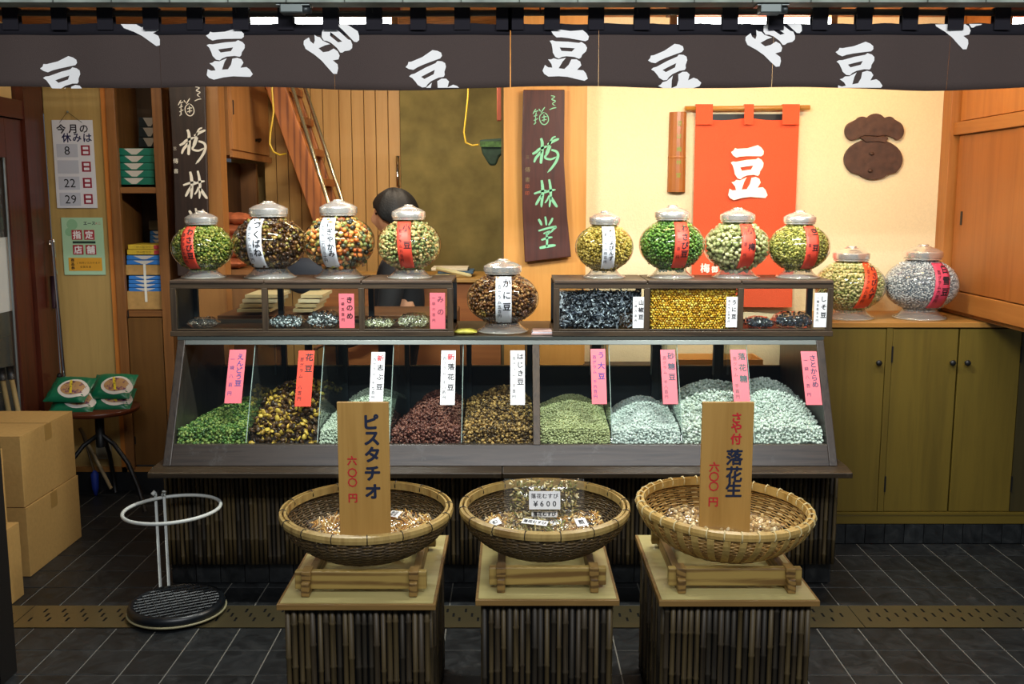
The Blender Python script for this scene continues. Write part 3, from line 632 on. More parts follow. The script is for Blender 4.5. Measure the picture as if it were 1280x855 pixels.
# pillow packets
def pillow(wd, dp, ht, nu=16, nv=10, crinkle=.06, seed=0):
    rd = np.random.default_rng(seed); V = []; Fc = []
    for sgn in (1, -1):
        for j in range(nv+1):
            for i in range(nu+1):
                u, v = 2*i/nu-1, 2*j/nv-1; e = max(0, 1-(abs(u)/.86)**4)**.5*max(0, 1-abs(v)**4)**.6 if abs(u) < .86 else 0
                pin = 1-.1*(1-e)*0; V.append((u*wd/2, v*dp/2*(1-.12*max(0, 1-abs(u)**2)*0), sgn*(e*ht/2*(1+rd.uniform(-crinkle, crinkle)*3))+(0 if e else sgn*.0006)+(math.sin(u*40+v*9)*.0015 if abs(u) > .8 else 0)))
    K = (nu+1)*(nv+1)
    for k in range(2):
        for j in range(nv):
            for i in range(nu):
                q = k*K+j*(nu+1)+i; f = (q, q+1, q+nu+2, q+nu+1); Fc.append(f if k == 0 else f[::-1])
    rim = [j*(nu+1) for j in range(nv+1)]+[nv*(nu+1)+i for i in range(1, nu+1)]+[j*(nu+1)+nu for j in range(nv-1, -1, -1)]+[i for i in range(nu-1, 0, -1)]
    for a, b in zip(rim, rim[1:]+rim[:1]): Fc.append((a, b, K+b, K+a))
    return np.array(V), Fc
def packet(name, pos, wd, dp, ht, rot, label, cat, mats, ksize, n, group=None, tag_label=None, seed=1, film=None, kt=OCT):
    """rot: Euler; local z is the thickness"""
    r = root(name, pos, label, cat, group); M = Matrix.Translation(pos) @ Matrix.Rotation(rot[2], 4, 'Z') @ Matrix.Rotation(rot[0], 4, 'X') @ Matrix.Rotation(rot[1], 4, 'Y')
    V, Fc = pillow(wd, dp, ht, seed=seed); V2 = np.array([tuple(M @ Vector(p)) for p in V]); mk('film', V2, Fc, film or FILM, r, True)
    P = []
    rd = np.random.default_rng(seed+5)
    while len(P) < n:
        u, v = rd.uniform(-.84, .84), rd.uniform(-.9, .9); e = (1-(abs(u)/.86)**4)**.5*(1-abs(v)**4)**.6; z = rd.uniform(-.75, .8)*e*ht/2
        P.append(tuple(M @ Vector((u*wd/2, v*dp/2, z))))
    kernels('snack_pieces', P, ksize, mats, r, None, kt, .25)
    if tag_label:
        uw, vh, u0, v0, mt, txt, ic = tag_label; Q = np.array(M.to_3x3()); O = np.array(M.translation)
        def mp(u, v, nn):
            u = np.asarray(u, float); uu, vv = (u+u0)/(wd/2), (v+v0)/(dp/2); e = np.sqrt(np.clip(1-(np.abs(uu)/.86)**4, 0, 1))*np.clip(1-np.abs(vv)**4, 0, 1)**.6
            return np.stack([u+u0, v+v0+0*u, e*ht/2*1.04+.0015+nn+0*u], -1) @ Q.T+O
        lb = slab(mp, -uw/2, uw/2, -vh/2, vh/2, 0, .001, 6, 3).out('label_sticker', mt, r)
        for t, u1, v1, s, bb, im in txt: letters([(c, u1+i*s*1.02, v1, s, bb) for i, c in enumerate(t)], mp, .0018, im, 'lettering', lb)
    return r
GRY = islands(['#dfe6e6', '#aab4b6', '#2a2e30', '#8fa0a6', '#f0f4f4', '#33383a'], .4); PNT = islands(['#c9c79a', '#dcd9b0', '#8f9468', '#b8b88c', '#e9e6c8'], .45); NVY = islands(['#1b2230', '#2c3648', '#0f141e', '#3c475c', '#141a26'], .35)
def pk_at(xa, xb, yb, D): return ((X(xa, yb, D)+X(xb, yb, D))/2, D, Zh(640, yb, D)), X(xb, yb, D)-X(xa, yb, D)
zfl = UZ0+.021
for i, (xa, xb, ht, mt, ks_, lab, tl) in enumerate([(336, 383, .052, GRY, (.009, .008, .006), 'clear packet of grey and black candies, left one in the middle bin', None), (383, 427, .066, GRY, (.009, .008, .006), 'clear packet of grey and black candies beside the pink price strip', None),
        (453, 495, .042, PNT, (.008, .006, .006), 'clear packet of pale beans, left one in the third bin of the left box', 1), (495, 540, .056, PNT, (.008, .006, .006), 'taller packet of pale beans with black writing, third bin of the left box', 1),
        (930, 966, .045, NVY, (.010, .008, .007), 'small packet of dark blue beans in the right glass box', None), (963, 1016, .062, NVY, (.010, .008, .007), 'larger packet of dark blue beans by the white price strip', None)]):
    (cx, cy, cz), wd = pk_at(xa, xb, 405, UY0+.085)
    t = None
    if tl: t = (.05, .03, -.005, .02, thin_glass((1, 1, 1, 1), .1, 1.2, .0), [('豆', -.008, .0, .02, .05, INK)], None)
    packet('snack_packet', (cx, UY0+.085, zfl+ht*.5), wd*.98, .10, ht, (0, 0, 0), lab, 'packet', mt, ks_, 260, None, t, seed=i+1)
packet('snack_packet', (X(254, 400, UY0+.085), UY0+.085, zfl+.022), .13, .09, .04, (0, 0, .2), 'almost empty clear packet in the left bin of the left glass box', 'packet', islands(['#8a7a68', '#6a5a4c'], .5), (.009, .007, .006), 60, None, None, seed=31)
# =================================================================== JARS
def jar_profile(R, n=24):
    c, a, b = 1.06*R, .81*R, .80*R; P = [(.42*R, .22*R), (.45*R, .26*R)]
    for i in range(n+1):
        z = (.28+(1.84-.28)*i/n)*R; t = abs((z-c)/(a if z > c else b)); P.append((max(.44*R, R*(1-min(t, .999)**2.15)**(1/2.05)), z))
    P.append((.44*R, 1.93*R)); return P
def jar(name, px_c, px_w, bot_y, D, z0, htop, lab, lcol, lt, lb_, ty, t1, t2, mat, ksize, kname, klabel, ic='#14141c', fill=1.80, tmpl=OCT, tint=None):
    cx = X(px_c, bot_y-40, D); R = px_w/2*(W(px_c+1, bot_y-40, D).x-W(px_c, bot_y-40, D).x)
    sc = htop/(2.34*R)
    r = root(name, (cx, D, z0), lab, 'jar', 'glass nut jars with metal lids'); prof = [(a, b*sc) for a, b in jar_profile(R)]
    MB().lathe(prof[1:], (cx, D, z0), 40, False).out('glass_body', JARG, r, True)
    MB().lathe([(.68*R, .0), (.69*R, .03*R), (.62*R, .08*R), (.53*R, .15*R), (.47*R, .22*R), (.45*R, .26*R)], (cx, D, z0), 36, False).lathe([(0, .25*R), (.43*R, .25*R)], (cx, D, z0), 36, False).out('glass_foot', FOOTG, r, True)
    MB().tube([(cx+.70*R*math.cos(t), D+.70*R*math.sin(t), z0+.004) for t in np.linspace(0, 2*PI, 41)[:-1]], .0035, 6, True).out('foot_ring', FOOTG, r, True)
    s = R*sc
    ld = MB().lathe([(.47*R, 1.86*s), (.50*R, 1.87*s), (.50*R, 1.90*s), (.48*R, 1.915*s), (.52*R, 1.93*s), (.525*R, 1.95*s), (.525*R, 2.09*s), (.51*R, 2.12*s), (.48*R, 2.13*s), (.42*R, 2.175*s), (.32*R, 2.225*s), (.22*R, 2.255*s), (.20*R, 2.28*s), (.12*R, 2.29*s)], (cx, D, z0), 40).out('lid', ALU, r, True)
    mod = ld.modifiers.new('edge', 'EDGE_SPLIT'); mod.split_angle = math.radians(28)
    MB().lathe([(.11*R, 2.27*s), (.11*R, 2.29*s), (.145*R, 2.295*s), (.15*R, 2.32*s), (.12*R, 2.34*s), (.0, 2.345*s)], (cx, D, z0), 20).out('lid_knob', ALU, ld, True)
    pz = np.array([b for a, b in prof]); pr = np.array([a for a, b in prof])
    def jm(u, v, n):      # u = metres along the girth at full radius, v = height above the foot
        v = np.asarray(v, float)+0*np.asarray(u, float); rr = np.interp(v, pz, pr); dz = .002; sl_ = (np.interp(v+dz, pz, pr)-np.interp(v-dz, pz, pr))/(2*dz)
        k = 1/np.sqrt(1+sl_**2); th = -PI/2+np.asarray(u, float)/np.maximum(rr, .05*R+.01); rn = rr+n*k
        return np.stack([cx+rn*np.cos(th), D+rn*np.sin(th), z0+v-n*k*sl_], -1)
    v0, v1 = ty[0]*R*sc, ty[1]*R*sc; w2 = .215*R; ut, ub = lt*R, lb_*R
    def jm2(u, v, n): vv = np.asarray(v, float)+0*np.asarray(u, float); return jm(np.asarray(u, float)+ub+(ut-ub)*(vv-v0)/(v1-v0), vv, n)
    lb = slab(jm2, -w2, w2, v0, v1, .0012, .0018, 4, 16).out('label', lcol, r, True)
    h = v1-v0; s1 = min(w2*1.05, h*.7/len(t1))
    letters(vcol(t1, w2*.4, v1-h*.13, s1, h*.72/len(t1), .03)+vcol(t2, -w2*.5, v1-h*.2, w2*.5, h*.72/len(t2), .01), jm2, .0028, plain(ic, .6), 'lettering', lb)
    # contents
    sz = ksize if hasattr(ksize, '__len__') else (ksize,)*3; q = sum(sorted(sz)[1:])/2; P = []
    zs = np.linspace(prof[1][1], fill*R*sc, 400); rs = np.interp(zs, pz, pr)-max(sz)*.5-.0035
    arc = np.concatenate([[0], np.cumsum(np.hypot(np.diff(zs), np.diff(rs)))]); row = 0
    for s_ in np.arange(0, arc[-1], q*.84):
        z = np.interp(s_, arc, zs); rr = np.interp(s_, arc, rs); m = max(3, int(2*PI*rr/(q*.98)))
        for k in range(m):
            t = 2*PI*(k+.5*(row % 2))/m+rng.uniform(-.4, .4)*q/max(rr, .02); dr_ = -rng.random()*.35*q
            P.append((cx+(rr+dr_)*math.cos(t), D+(rr+dr_)*math.sin(t), z0+z+rng.uniform(-.42, .42)*q))
            if q > .0105 and row % 2 == 0 and rr > q*2: P.append((cx+(rr-q*.85)*math.cos(t+.3*q/rr), D+(rr-q*.85)*math.sin(t+.3*q/rr), z0+z+q*.5))
            if q > .0105 and row % 2 == 1 and rr > q*2: P.append((cx+(rr-q*.8)*math.cos(t-.5*q/rr), D+(rr-q*.8)*math.sin(t-.5*q/rr), z0+z))
        row += 1
    rt = rs[-1]; 
    for rr in np.arange(rt-q*.8, 0, -q*.9):
        m = max(1, int(2*PI*rr/q))
        for k in range(m): t = 2*PI*k/m; P.append((cx+rr*math.cos(t), D+rr*math.sin(t), z0+zs[-1]+q*.3*rng.random()+(rt-rr)*.12))
    core = MB().lathe([(0, zs[0])]+[(max(0, a-q*(1.3 if q > .0105 else .5)), b) for a, b in zip(rs[::20], zs[::20])]+[(max(0, rs[-1]-q*1.3), zs[-1]-q*.6), (0, zs[-1]-q*.5)], (cx, D, z0), 24, False)
    kernels(kname, P, sz, mat, None, (np.concatenate(core.v), core.f), tmpl, .14, label=klabel, cat='nuts')
    return r
RW = plain('#d2432f', .55); PW = plain('#dfe6ee', .6); RP = plain('#c8405a', .55); RO = plain('#dd4a22', .55)
DJ = 3.93; ZJ = UZ1+.005
TY = (.36, 1.80)
jar('nut_jar', 253, 76, 347, DJ, ZJ, .262, 'leftmost jar of green peas with a red label and tilted lid', RW, -.24, -.14, TY, 'わさび豆', '百グラム五百円', islands(['#55681c', '#6b7c26', '#8a8c3a', '#3c5214', '#9c9a4a'], .35), .0112, 'green_peas', 'green peas filling the leftmost jar')
jar('nut_jar', 337, 91, 347, DJ, ZJ, .30, 'jar of mixed brown and green beans with a white label, second from left', PW, -.23, -.14, TY, 'つくばね', '百グラム五百円', islands(['#3a2414', '#6a4a24', '#7c7434', '#3c2412', '#22150c', '#a08040', '#2e1c10', '#4a2e18'], .35), (.020, .016, .012), 'mixed_beans', 'dark mixed beans filling the second jar from the left')
jar('nut_jar', 424, 89, 347, DJ, ZJ, .306, 'jar of large colourful round nuts with a white label, third from left', PW, -.2, -.1, TY, 'にぎやかみ', '百グラム六百五十円', islands(['#c4642a', '#a8823e', '#8d8a48', '#1e2420', '#c99a54', '#5e6a3a', '#d07a34', '#3a4030', '#b8a064', '#7a3f20'], .38), (.0205, .0195, .018), 'mixed_nuts', 'round multicoloured nuts filling the third jar from the left')
jar('nut_jar', 511.5, 80, 347, DJ, ZJ, .286, 'jar of pale green and tan beans with a red label beside the person', RW, -.1, .0, TY, '小豆', '百グラム六百円', islands(['#a4a468', '#8c9458', '#c2a86c', '#6e7c48', '#d0b880', '#97794a', '#7f8f5c'], .38), (.017, .012, .011), 'pale_beans', 'pale green and tan beans filling the fourth jar from the left')
jar('nut_jar', 628.5, 90, 415, 3.93, KZ1+.0165, .288, 'jar of roasted brown beans standing lower in the gap between the two glass boxes', PW, .03, .03, TY, 'かに豆', '百グラム五百円', islands(['#6b4424', '#4a2c16', '#8a6236', '#3a2212', '#7a5430', '#a07a48'], .3), (.016, .0125, .0105), 'roasted_beans', 'roasted brown beans filling the jar between the glass boxes')
jar('nut_jar', 755.5, 73, 345, DJ, ZJ, .262, 'small jar of yellow-olive beans with a white label, first on the right box', PW, .07, .05, TY, 'かりよびんず', '百グラム四百円', islands(['#a08a34', '#8a7628', '#b8a24a', '#75681f', '#c4ae5a'], .35), .0108, 'yellow_beans', 'yellow-olive beans filling the first jar on the right box')
jar('nut_jar', 839.5, 82, 345, DJ, ZJ, .284, 'jar of vivid green beans with a red label on the right box', RW, .19, .12, TY, 'わさび豆', '千二百円', islands(['#3c661e', '#4f7d28', '#2c5218', '#64903a', '#7a9c4a'], .33), (.0135, .0115, .010), 'green_beans', 'vivid green beans filling the jar right of the bamboo plaque')
jar('nut_jar', 921, 82, 345, DJ, ZJ, .274, 'jar of large pale green balls with a red label in front of the red banner', RW, .17, .10, TY, '小梅', '八百円', islands(['#9a9c6a', '#86905a', '#aeb07e', '#78804c', '#bdbd90'], .4), (.0205, .0195, .018), 'round_nuts', 'large pale green balls filling the jar before the red banner')
jar('nut_jar', 998.5, 76, 345, DJ, ZJ, .264, 'jar of small olive peas with red label, last on the right box', RW, .2, .14, TY, '空豆', '八百円', islands(['#8a8a3c', '#6f7430', '#a8a552', '#5a5e26', '#bdb564'], .35), .0098, 'olive_peas', 'small olive peas filling the rightmost jar on the right box')
DJ2 = 4.33
jar('nut_jar', 1062, 86, 401, DJ2, ctop+.001, .315, 'large jar of yellow-green beans with tilted orange-red label on the cabinet', RO, .4, .12, (.40, 1.84), 'わさびんず', '百グラム八百円', islands(['#b9b070', '#a3a463', '#cfc68a', '#8f9456', '#d8cc98'], .4), (.014, .0115, .0105), 'pale_beans', 'pale yellow-green beans filling the left jar on the cabinet')
jar('nut_jar', 1151, 90, 401, DJ2, ctop+.001, .322, 'large jar of tiny grey-white beans with a crimson label, rightmost jar on the cabinet', RP, .24, .12, (.40, 1.78), '白雪豆', '百グラム六百円', islands(['#b3b8bd', '#8f979f', '#d3d6d8', '#727b84', '#c4c8cb'], .35), .0076, 'grey_beans', 'tiny grey-white beans filling the rightmost jar')

# =================================================================== STANDS, BASKETS, BOARDS
ZT = .436
TOPW = wood('#b8ac74', '#a89a62', 'x', 9, .3); EDG = wood('#8a6a38', '#6e5228', 'x', 14, .45)
RACK = wood('#a08648', '#6e5228', 'x', 13, .45, .28); RACKY = wood('#8a6c38', '#5a4220', 'y', 20, .5, .4)
def stand(x0, x1, y0, y1, label, rl, dk=0):
    r = root('display_stand', ((x0+x1)/2, (y0+y1)/2, 0), label, 'stand', 'bamboo clad display stands')
    box('top_board', x0, x1, y0, y1, ZT-.018, ZT-.002, EDG, r, .0015)
    box('top_sheet', x0+.008, x1-.008, y0+.008, y1-.008, ZT-.002, ZT, TOPW, r)
    box('carcass', x0+.028, x1-.028, y0+.03, y1-.03, 0.005, ZT-.018, BLACK, r)
    q = .0165
    canes(r, ((x0+.016, y0+.022), (x1-.016, y0+.022)), ZT-.024, .005, .0075, q, CM+[CM[1]], int(x0*97) % 50+1)
    canes(r, ((x0+.02, y0+.036), (x0+.02, y1-.03)), ZT-.024, .005, .0075, .019, CM, 8); canes(r, ((x1-.02, y0+.036), (x1-.02, y1-.03)), ZT-.024, .005, .0075, .019, CM, 9)
    rk = root('basket_rack', ((x0+x1)/2, (y0+y1)/2, ZT), rl, 'rack', 'wooden basket racks')
    a, b = x0+.035, x1-.03; c, d = y0+.07, y0+.40
    for yy in (c, d): box('cross_rail', a, b, yy, yy+.022, ZT+.012, ZT+.062, RACK, rk, .003)
    for xx in (a+.022, b-.045): 
        MB().box(xx, xx+.022, c-.028, d+.045, ZT, ZT+.04).out('side_rail', RACKY, rk, bevel=.003)
        for yy in (c, d): box('notch_block', xx-.002, xx+.024, yy-.012, yy+.034, ZT+.04, ZT+.066, RACKY, rk, .002)
    return r, (a+b)/2, (c+d)/2+.011
sL = stand(-.624, -.202, 2.506, 3.056, 'bamboo clad stand under the left basket', 'strongly grained wooden rack carrying the left basket')
sM = stand(-.098, .288, 2.535, 3.085, 'bamboo clad stand under the middle basket', 'plain wooden rack carrying the middle basket of snack packets')
sR = stand(.393, .823, 2.53, 3.058, 'bamboo clad stand under the right basket', 'strongly grained wooden rack carrying the lighter right basket')
def basket(cx, cy, zb, R, h, label, dark=True, tiltx=0, tilty=0):
    r = root('woven_basket', (cx, cy, zb), label, 'basket', 'round woven bamboo baskets')
    wv = wood('#5e4a2a', '#33271a', 'z', 30, .45) if dark else wood('#b08a4a', '#7a5628', 'z', 30, .42)
    rim = wood('#b59a5c', '#8a6c3a', 'z', 12, .4) if dark else wood('#c8a660', '#a5803e', 'z', 12, .4); tie = BLACK if dark else plain('#d8c690', .5)
    M = Matrix.Translation((cx, cy, zb)) @ Matrix.Rotation(tiltx, 4, 'X') @ Matrix.Rotation(tilty, 4, 'Y')
    def rad(t): return R*(.50+.50*math.sin(min(1, t)*PI/2)**.72) if t > 0 else R*.50
    def pt(a, t, off=0): rr = rad(t)+off; return M @ Vector((rr*math.cos(a), rr*math.sin(a), h*t))
    # ribs
    mb = MB(); nr = 44 if dark else 36
    for k in range(nr):
        a = 2*PI*k/nr; w_ = (.004 if dark else .0095)
        V = []; Fc = []
        for i in range(9):
            t = i/8; 
            for s_, o in ((-1, .0), (1, .0), (1, .0018), (-1, .0018)): p = pt(a+s_*w_/rad(t)/1.0, t, o*1.0+(.001 if dark else .0042)); V.append(tuple(p))
        for i in range(8):
            for e in range(4): Fc.append((i*4+e, i*4+(e+1) % 4, i*4+4+(e+1) % 4, i*4+4+e))
        mb.add(V, Fc)
    mb.out('ribs', wood('#6e5832', '#4a3a22', 'z', 30, .45) if dark else wood('#d0b068', '#b08c48', 'z', 30, .42), r, kind='stuff')
    # weft
    mb = MB(); nw = 22 if dark else 20; seg = nr*4
    for j in range(nw):
        t = (j+.5)/nw; pts = []
        for i in range(seg):
            a = 2*PI*i/seg; pts.append(tuple(pt(a, t, .0025*math.cos(nr/2*a+PI*j))))
        mb.tube(pts, .0026 if dark else .0028, 4, True)
    for j in range(9):
        rr = rad(0)*(j+.5)/9; mb.tube([tuple(M @ Vector((rr*math.cos(a), rr*math.sin(a), .003*math.cos(9*a+PI*j)))) for a in np.linspace(0, 2*PI, 49)[:-1]], .0042, 4, True)
    mb.out('weave', wv, r, True, kind='stuff')
    # rim: flattened half bamboo hoops
    for o, hh, nm in ((.004, .024, 'outer_rim'), (-.009, .022, 'inner_rim')):
        V = []; Fc = []; n = 72; prof = [(-.004, -hh/2), (.003, -hh/2*.8), (.005, 0), (.003, hh/2*.8), (-.004, hh/2)]
        for i in range(n):
            a = 2*PI*i/n; 
            for po, pz_ in prof: p = M @ Vector(((R+o+po)*math.cos(a), (R+o+po)*math.sin(a), h+pz_)); V.append(tuple(p))
        m = len(prof)
        for i in range(n):
            for e in range(m): Fc.append((i*m+e, i*m+(e+1) % m, ((i+1) % n)*m+(e+1) % m, ((i+1) % n)*m+e))
        MB().add(V, Fc).out(nm, rim, r, False)
    nb_ = 16 if dark else 34
    for k in range(nb_):
        a = 2*PI*(k+.37)/nb_; pts = []
        for q in range(8):
            t = 2*PI*q/8; ro = R-.002+.0125*math.cos(t); zo = h+.0145*math.sin(t); pts.append(tuple(M @ Vector((ro*math.cos(a), ro*math.sin(a), zo))))
        MB().tube(pts, .0013 if dark else .0022, 5, True).out('rim_tie', tie, r, True)
    return r, M
zb = ZT+.064
bL = basket(-.415, sL[2]+.0, zb, .238, .115, 'dark woven basket with thick bamboo rim at the left', True, .03, 0)
bM = basket(.094, sM[2], zb, .238, .115, 'dark woven basket in the middle heaped with priced snack packets', True, .03, 0)
bR = basket(.608, sR[2], zb, .245, .118, 'lighter tan woven basket at the right with pale bound rim', False, .03, .04)
PLY = wood('#b98f4a', '#a87e3c', 'z', 12, .5)
def price_board(pxl, pxr, pyt, pyb, y, label, dark_t, red_t, red_top=None):
    a, b = X(pxl, 590, y), X(pxr, 590, y); z0, z1 = Zh(640, pyb, y), Zh(640, pyt, y)
    r = root('price_board', ((a+b)/2, y, z0), label, 'sign'); box('board', a, b, y, y+.012, z0, z1, PLY, r, .001)
    f = FRONT((a+b)/2, z1, y); wd = b-a; BL = plain('#14203c', .6)
    letters(dark_t(wd), f, .0012, BL, 'lettering', r, label='dark blue brush lettering'); letters(red_t(wd), f, .0012, INKR, 'lettering', r, label='red brush lettering')
yB = 2.70
k = .00217
def col(s, pxc, ys, size, bold=.03, x0=455, ytop=503): return [(c, (pxc-x0)*k, -(y-ytop)*k, size*k, bold) for c, y in zip(s, ys)]
price_board(423, 487, 503, 679, yB, 'upright wooden price board with dark katakana in the left basket', lambda w_: col('ピスタチオ', 466, (528, 550, 571, 596, 620), 22, .05), lambda w_: col('六〇〇円', 440, (579, 595, 608, 629), 13, .03))
price_board(876, 940, 503, 680, yB+.02, 'upright wooden price board with red and dark lettering in the right basket', lambda w_: col('落花生', 918, (575, 598, 618), 22, .04, 908), lambda w_: col('さや付', 919, (523, 536, 551), 15, .04, 908)+col('六〇〇円', 892, (588, 601, 614, 635), 14, .03, 908))
# packets in the baskets
NOOD = islands(['#e8bc60', '#f6d78c', '#cf9c44', '#fbe8b8', '#bd8834'], .4); SNK = islands(['#9a9a52', '#dcc47c', '#7c7a42', '#eadca8', '#b8a05c', '#5a5230'], .45); NUT = islands(['#e4ca90', '#d2b274', '#f0dcac', '#be9c5c'], .45)
cxL, cyL = -.415, sL[2]; cxM, cyM = .094, sM[2]; cxR, cyR = .608, sR[2]; zp = zb+.03
WHT = plain('#f2f2f0', .6)
def stk(t, s=.013, red=None): return [(t, -(len(t)-1)/2*s, 0, s, .03, INK)]
packet('snack_packet', (cxL-.07, cyL+.02, zp+.02), .19, .15, .045, (.35, 0, .5), 'noodle snack packet left of the katakana board in the left basket', 'packet', NOOD, (.024, .004, .004), 420, 'snack packets in the left basket', (.028, .04, .045, -.01, WHT, [('煎', 0, .008, .014, .02, INK)], None), seed=41)
packet('snack_packet', (cxL+.09, cyL+.03, zp+.02), .18, .15, .045, (.35, 0, -.45), 'noodle snack packet right of the katakana board in the left basket', 'packet', NOOD, (.024, .004, .004), 420, 'snack packets in the left basket', (.036, .03, -.03, .03, WHT, [('指定', -.008, .006, .012, .02, INK), ('煎豆', -.008, -.007, .012, .02, INK)], None), seed=42)
packet('snack_packet', (cxL, cyL-.07, zp+.0), .2, .1, .04, (.1, 0, 0), 'noodle snack packet lying in front under the katakana board', 'packet', NOOD, (.024, .004, .004), 300, 'snack packets in the left basket', seed=43)
p = packet('snack_packet', (cxM, cyM+.03, zp+.095), .235, .125, .045, (1.25, 0, 0), 'upright snack packet carrying the 600 yen price card', 'packet', SNK, (.016, .006, .005), 420, 'snack packets in the middle basket', (.075, .018, .0, -.04, WHT, [('落花むすび', -.026, 0, .013, .04, INK)], None), seed=51)
f = plane_map((cxM+.0, cyM-.012, zp+.108), (1, 0, 0), (0, .31, .95))
pc = root('price_card', (cxM, cyM-.02, zp+.075), 'white handwritten card reading 600 yen on the upright packet', 'card')
slab(f, -.045, .045, -.026, .026, 0, .001).out('card', WHT, pc)
letters(hrow('落花むすび', -.032, .012, .015, .016, .02), f, .0016, INK, 'lettering', pc); letters(hrow('¥600', -.026, -.010, .022, .018, .02), f, .0016, INK, 'lettering', pc)
for (dx, dy, dz, rz, rx, lab, tg, mt, sd, wd) in ((-.10, -.0, .03, .45, .3, 'packet leaning on the left side of the middle basket', (.03, .03, -.05, .0, WHT, stk('む', .016), None), NOOD, 52, .15), (-.04, -.065, .035, -.35, .35, 'front packet with a slanted white sticker in the middle basket', (.075, .022, .01, .012, WHT, stk('落花むすび', .0135), None), SNK, 53, .2),
        (.055, -.05, .025, .25, .25, 'front centre-right packet with a small sticker in the middle basket', (.034, .024, -.02, .02, WHT, stk('すび', .015), None), NOOD, 54, .15), (.11, -.02, .03, .35, .5, 'packet with a tilted sticker at the right of the middle basket', (.034, .03, -.01, .0, WHT, stk('煎', .018), None), NOOD, 55, .15)):
    packet('snack_packet', (cxM+dx, cyM+dy, zp+dz), wd, .115, .04, (rx, 0, rz), lab, 'packet', mt, (.018, .005, .005), 300, 'snack packets in the middle basket', tg, seed=sd)
packet('snack_packet', (cxR-.085, cyR+.01, zp+.03), .17, .14, .05, (.4, 0, -.4), 'peanut packet left of the wooden board in the right basket', 'packet', NUT, (.019, .012, .011), 170, 'peanut packets in the right basket', seed=61, kt=ICO1)
packet('snack_packet', (cxR-.02, cyR-.06, zp+.02), .19, .12, .045, (.3, 0, .2), 'peanut packet lying in front of the board in the right basket', 'packet', NUT, (.019, .012, .011), 150, 'peanut packets in the right basket', seed=62, kt=ICO1)
packet('snack_packet', (cxR+.08, cyR-.01, zp+.025), .16, .13, .045, (.35, 0, -1.0), 'peanut packet right of the wooden board in the right basket', 'packet', NUT, (.019, .012, .011), 150, 'peanut packets in the right basket', seed=63, kt=ICO1)
# =================================================================== NOREN
BEAN = [[(265,75),(300,90),(450,110),(610,100),(660,140),(690,185),(680,225),(645,242),(560,225),(420,200),(330,190),(270,192),(225,155),(200,112),(240,100)],
        [(180,235),(215,228),(260,240),(420,245),(560,262),(595,250),(645,285),(668,325),(655,370),(605,415),(590,450),(565,465),(500,440),(400,430),(340,440),(300,460),(255,440),(222,385),(218,340),(205,275)],
        [(312,318),(400,322),(510,330),(470,370),(335,362)],
        [(160,470),(200,470),(235,455),(290,470),(395,450),(350,500),(300,583),(375,592),(430,540),(465,470),(530,470),(580,500),(595,550),(540,605),(620,612),(655,650),(680,720),(640,748),(560,730),(420,695),(300,685),(165,690),(110,655),(88,615),(120,540),(160,570),(215,575),(205,530)]]
BEAN = [[((x-390)/10.69, (415-y)/10.69) for x, y in s] for s in BEAN]     # centred, in photo pixels of the upright one
def clip(poly, ax, val, keep):
    out = []
    for i, p in enumerate(poly):
        q = poly[(i+1) % len(poly)]; a, b = (p[ax]-val)*keep >= 0, (q[ax]-val)*keep >= 0
        if a: out.append(p)
        if a != b: t = (val-p[ax])/(q[ax]-p[ax]); out.append((p[0]+(q[0]-p[0])*t, p[1]+(q[1]-p[1])*t))
    return out
ND = 3.1
BAM = wood('#3a342b', '#26211b', 'x', 20, .4)
rod = MB().tube([(x, ND, 2.049+.003*math.sin(x*2.2)) for x in np.linspace(-1.9, 1.9, 30)], .0095, 10)
ro = root('hanging_rod', (0, ND, 2.05), 'dark bamboo rod carrying the brown shop curtain', 'rod'); rod.out('rod', BAM, ro, True)
for px in (36+640, 157+640, 1091, 297, 467): MB().tube([(X(px, 15, ND), ND-.012, 2.04), (X(px, 15, ND)-.003, ND-.013, 2.065), (X(px, 15, ND)+.002, ND-.005, 2.085)], .002, 6).out('wire_hook', BLACK, ro, True)
CL1 = plain('#4b3f3b', .9, 0, 0, .3, 400, .06); CL2 = plain('#15131d', .9); WHC = plain('#fdfdfb', .8)
def wavex(x, z, seed): return .010*math.sin(x*9+seed)*(2.02-z)/.2+.004*math.sin(x*23+seed*2)
def bottomz(x): return 1.829+.004*math.sin(x*4.1)+.004*math.sin(x*7.7+1)
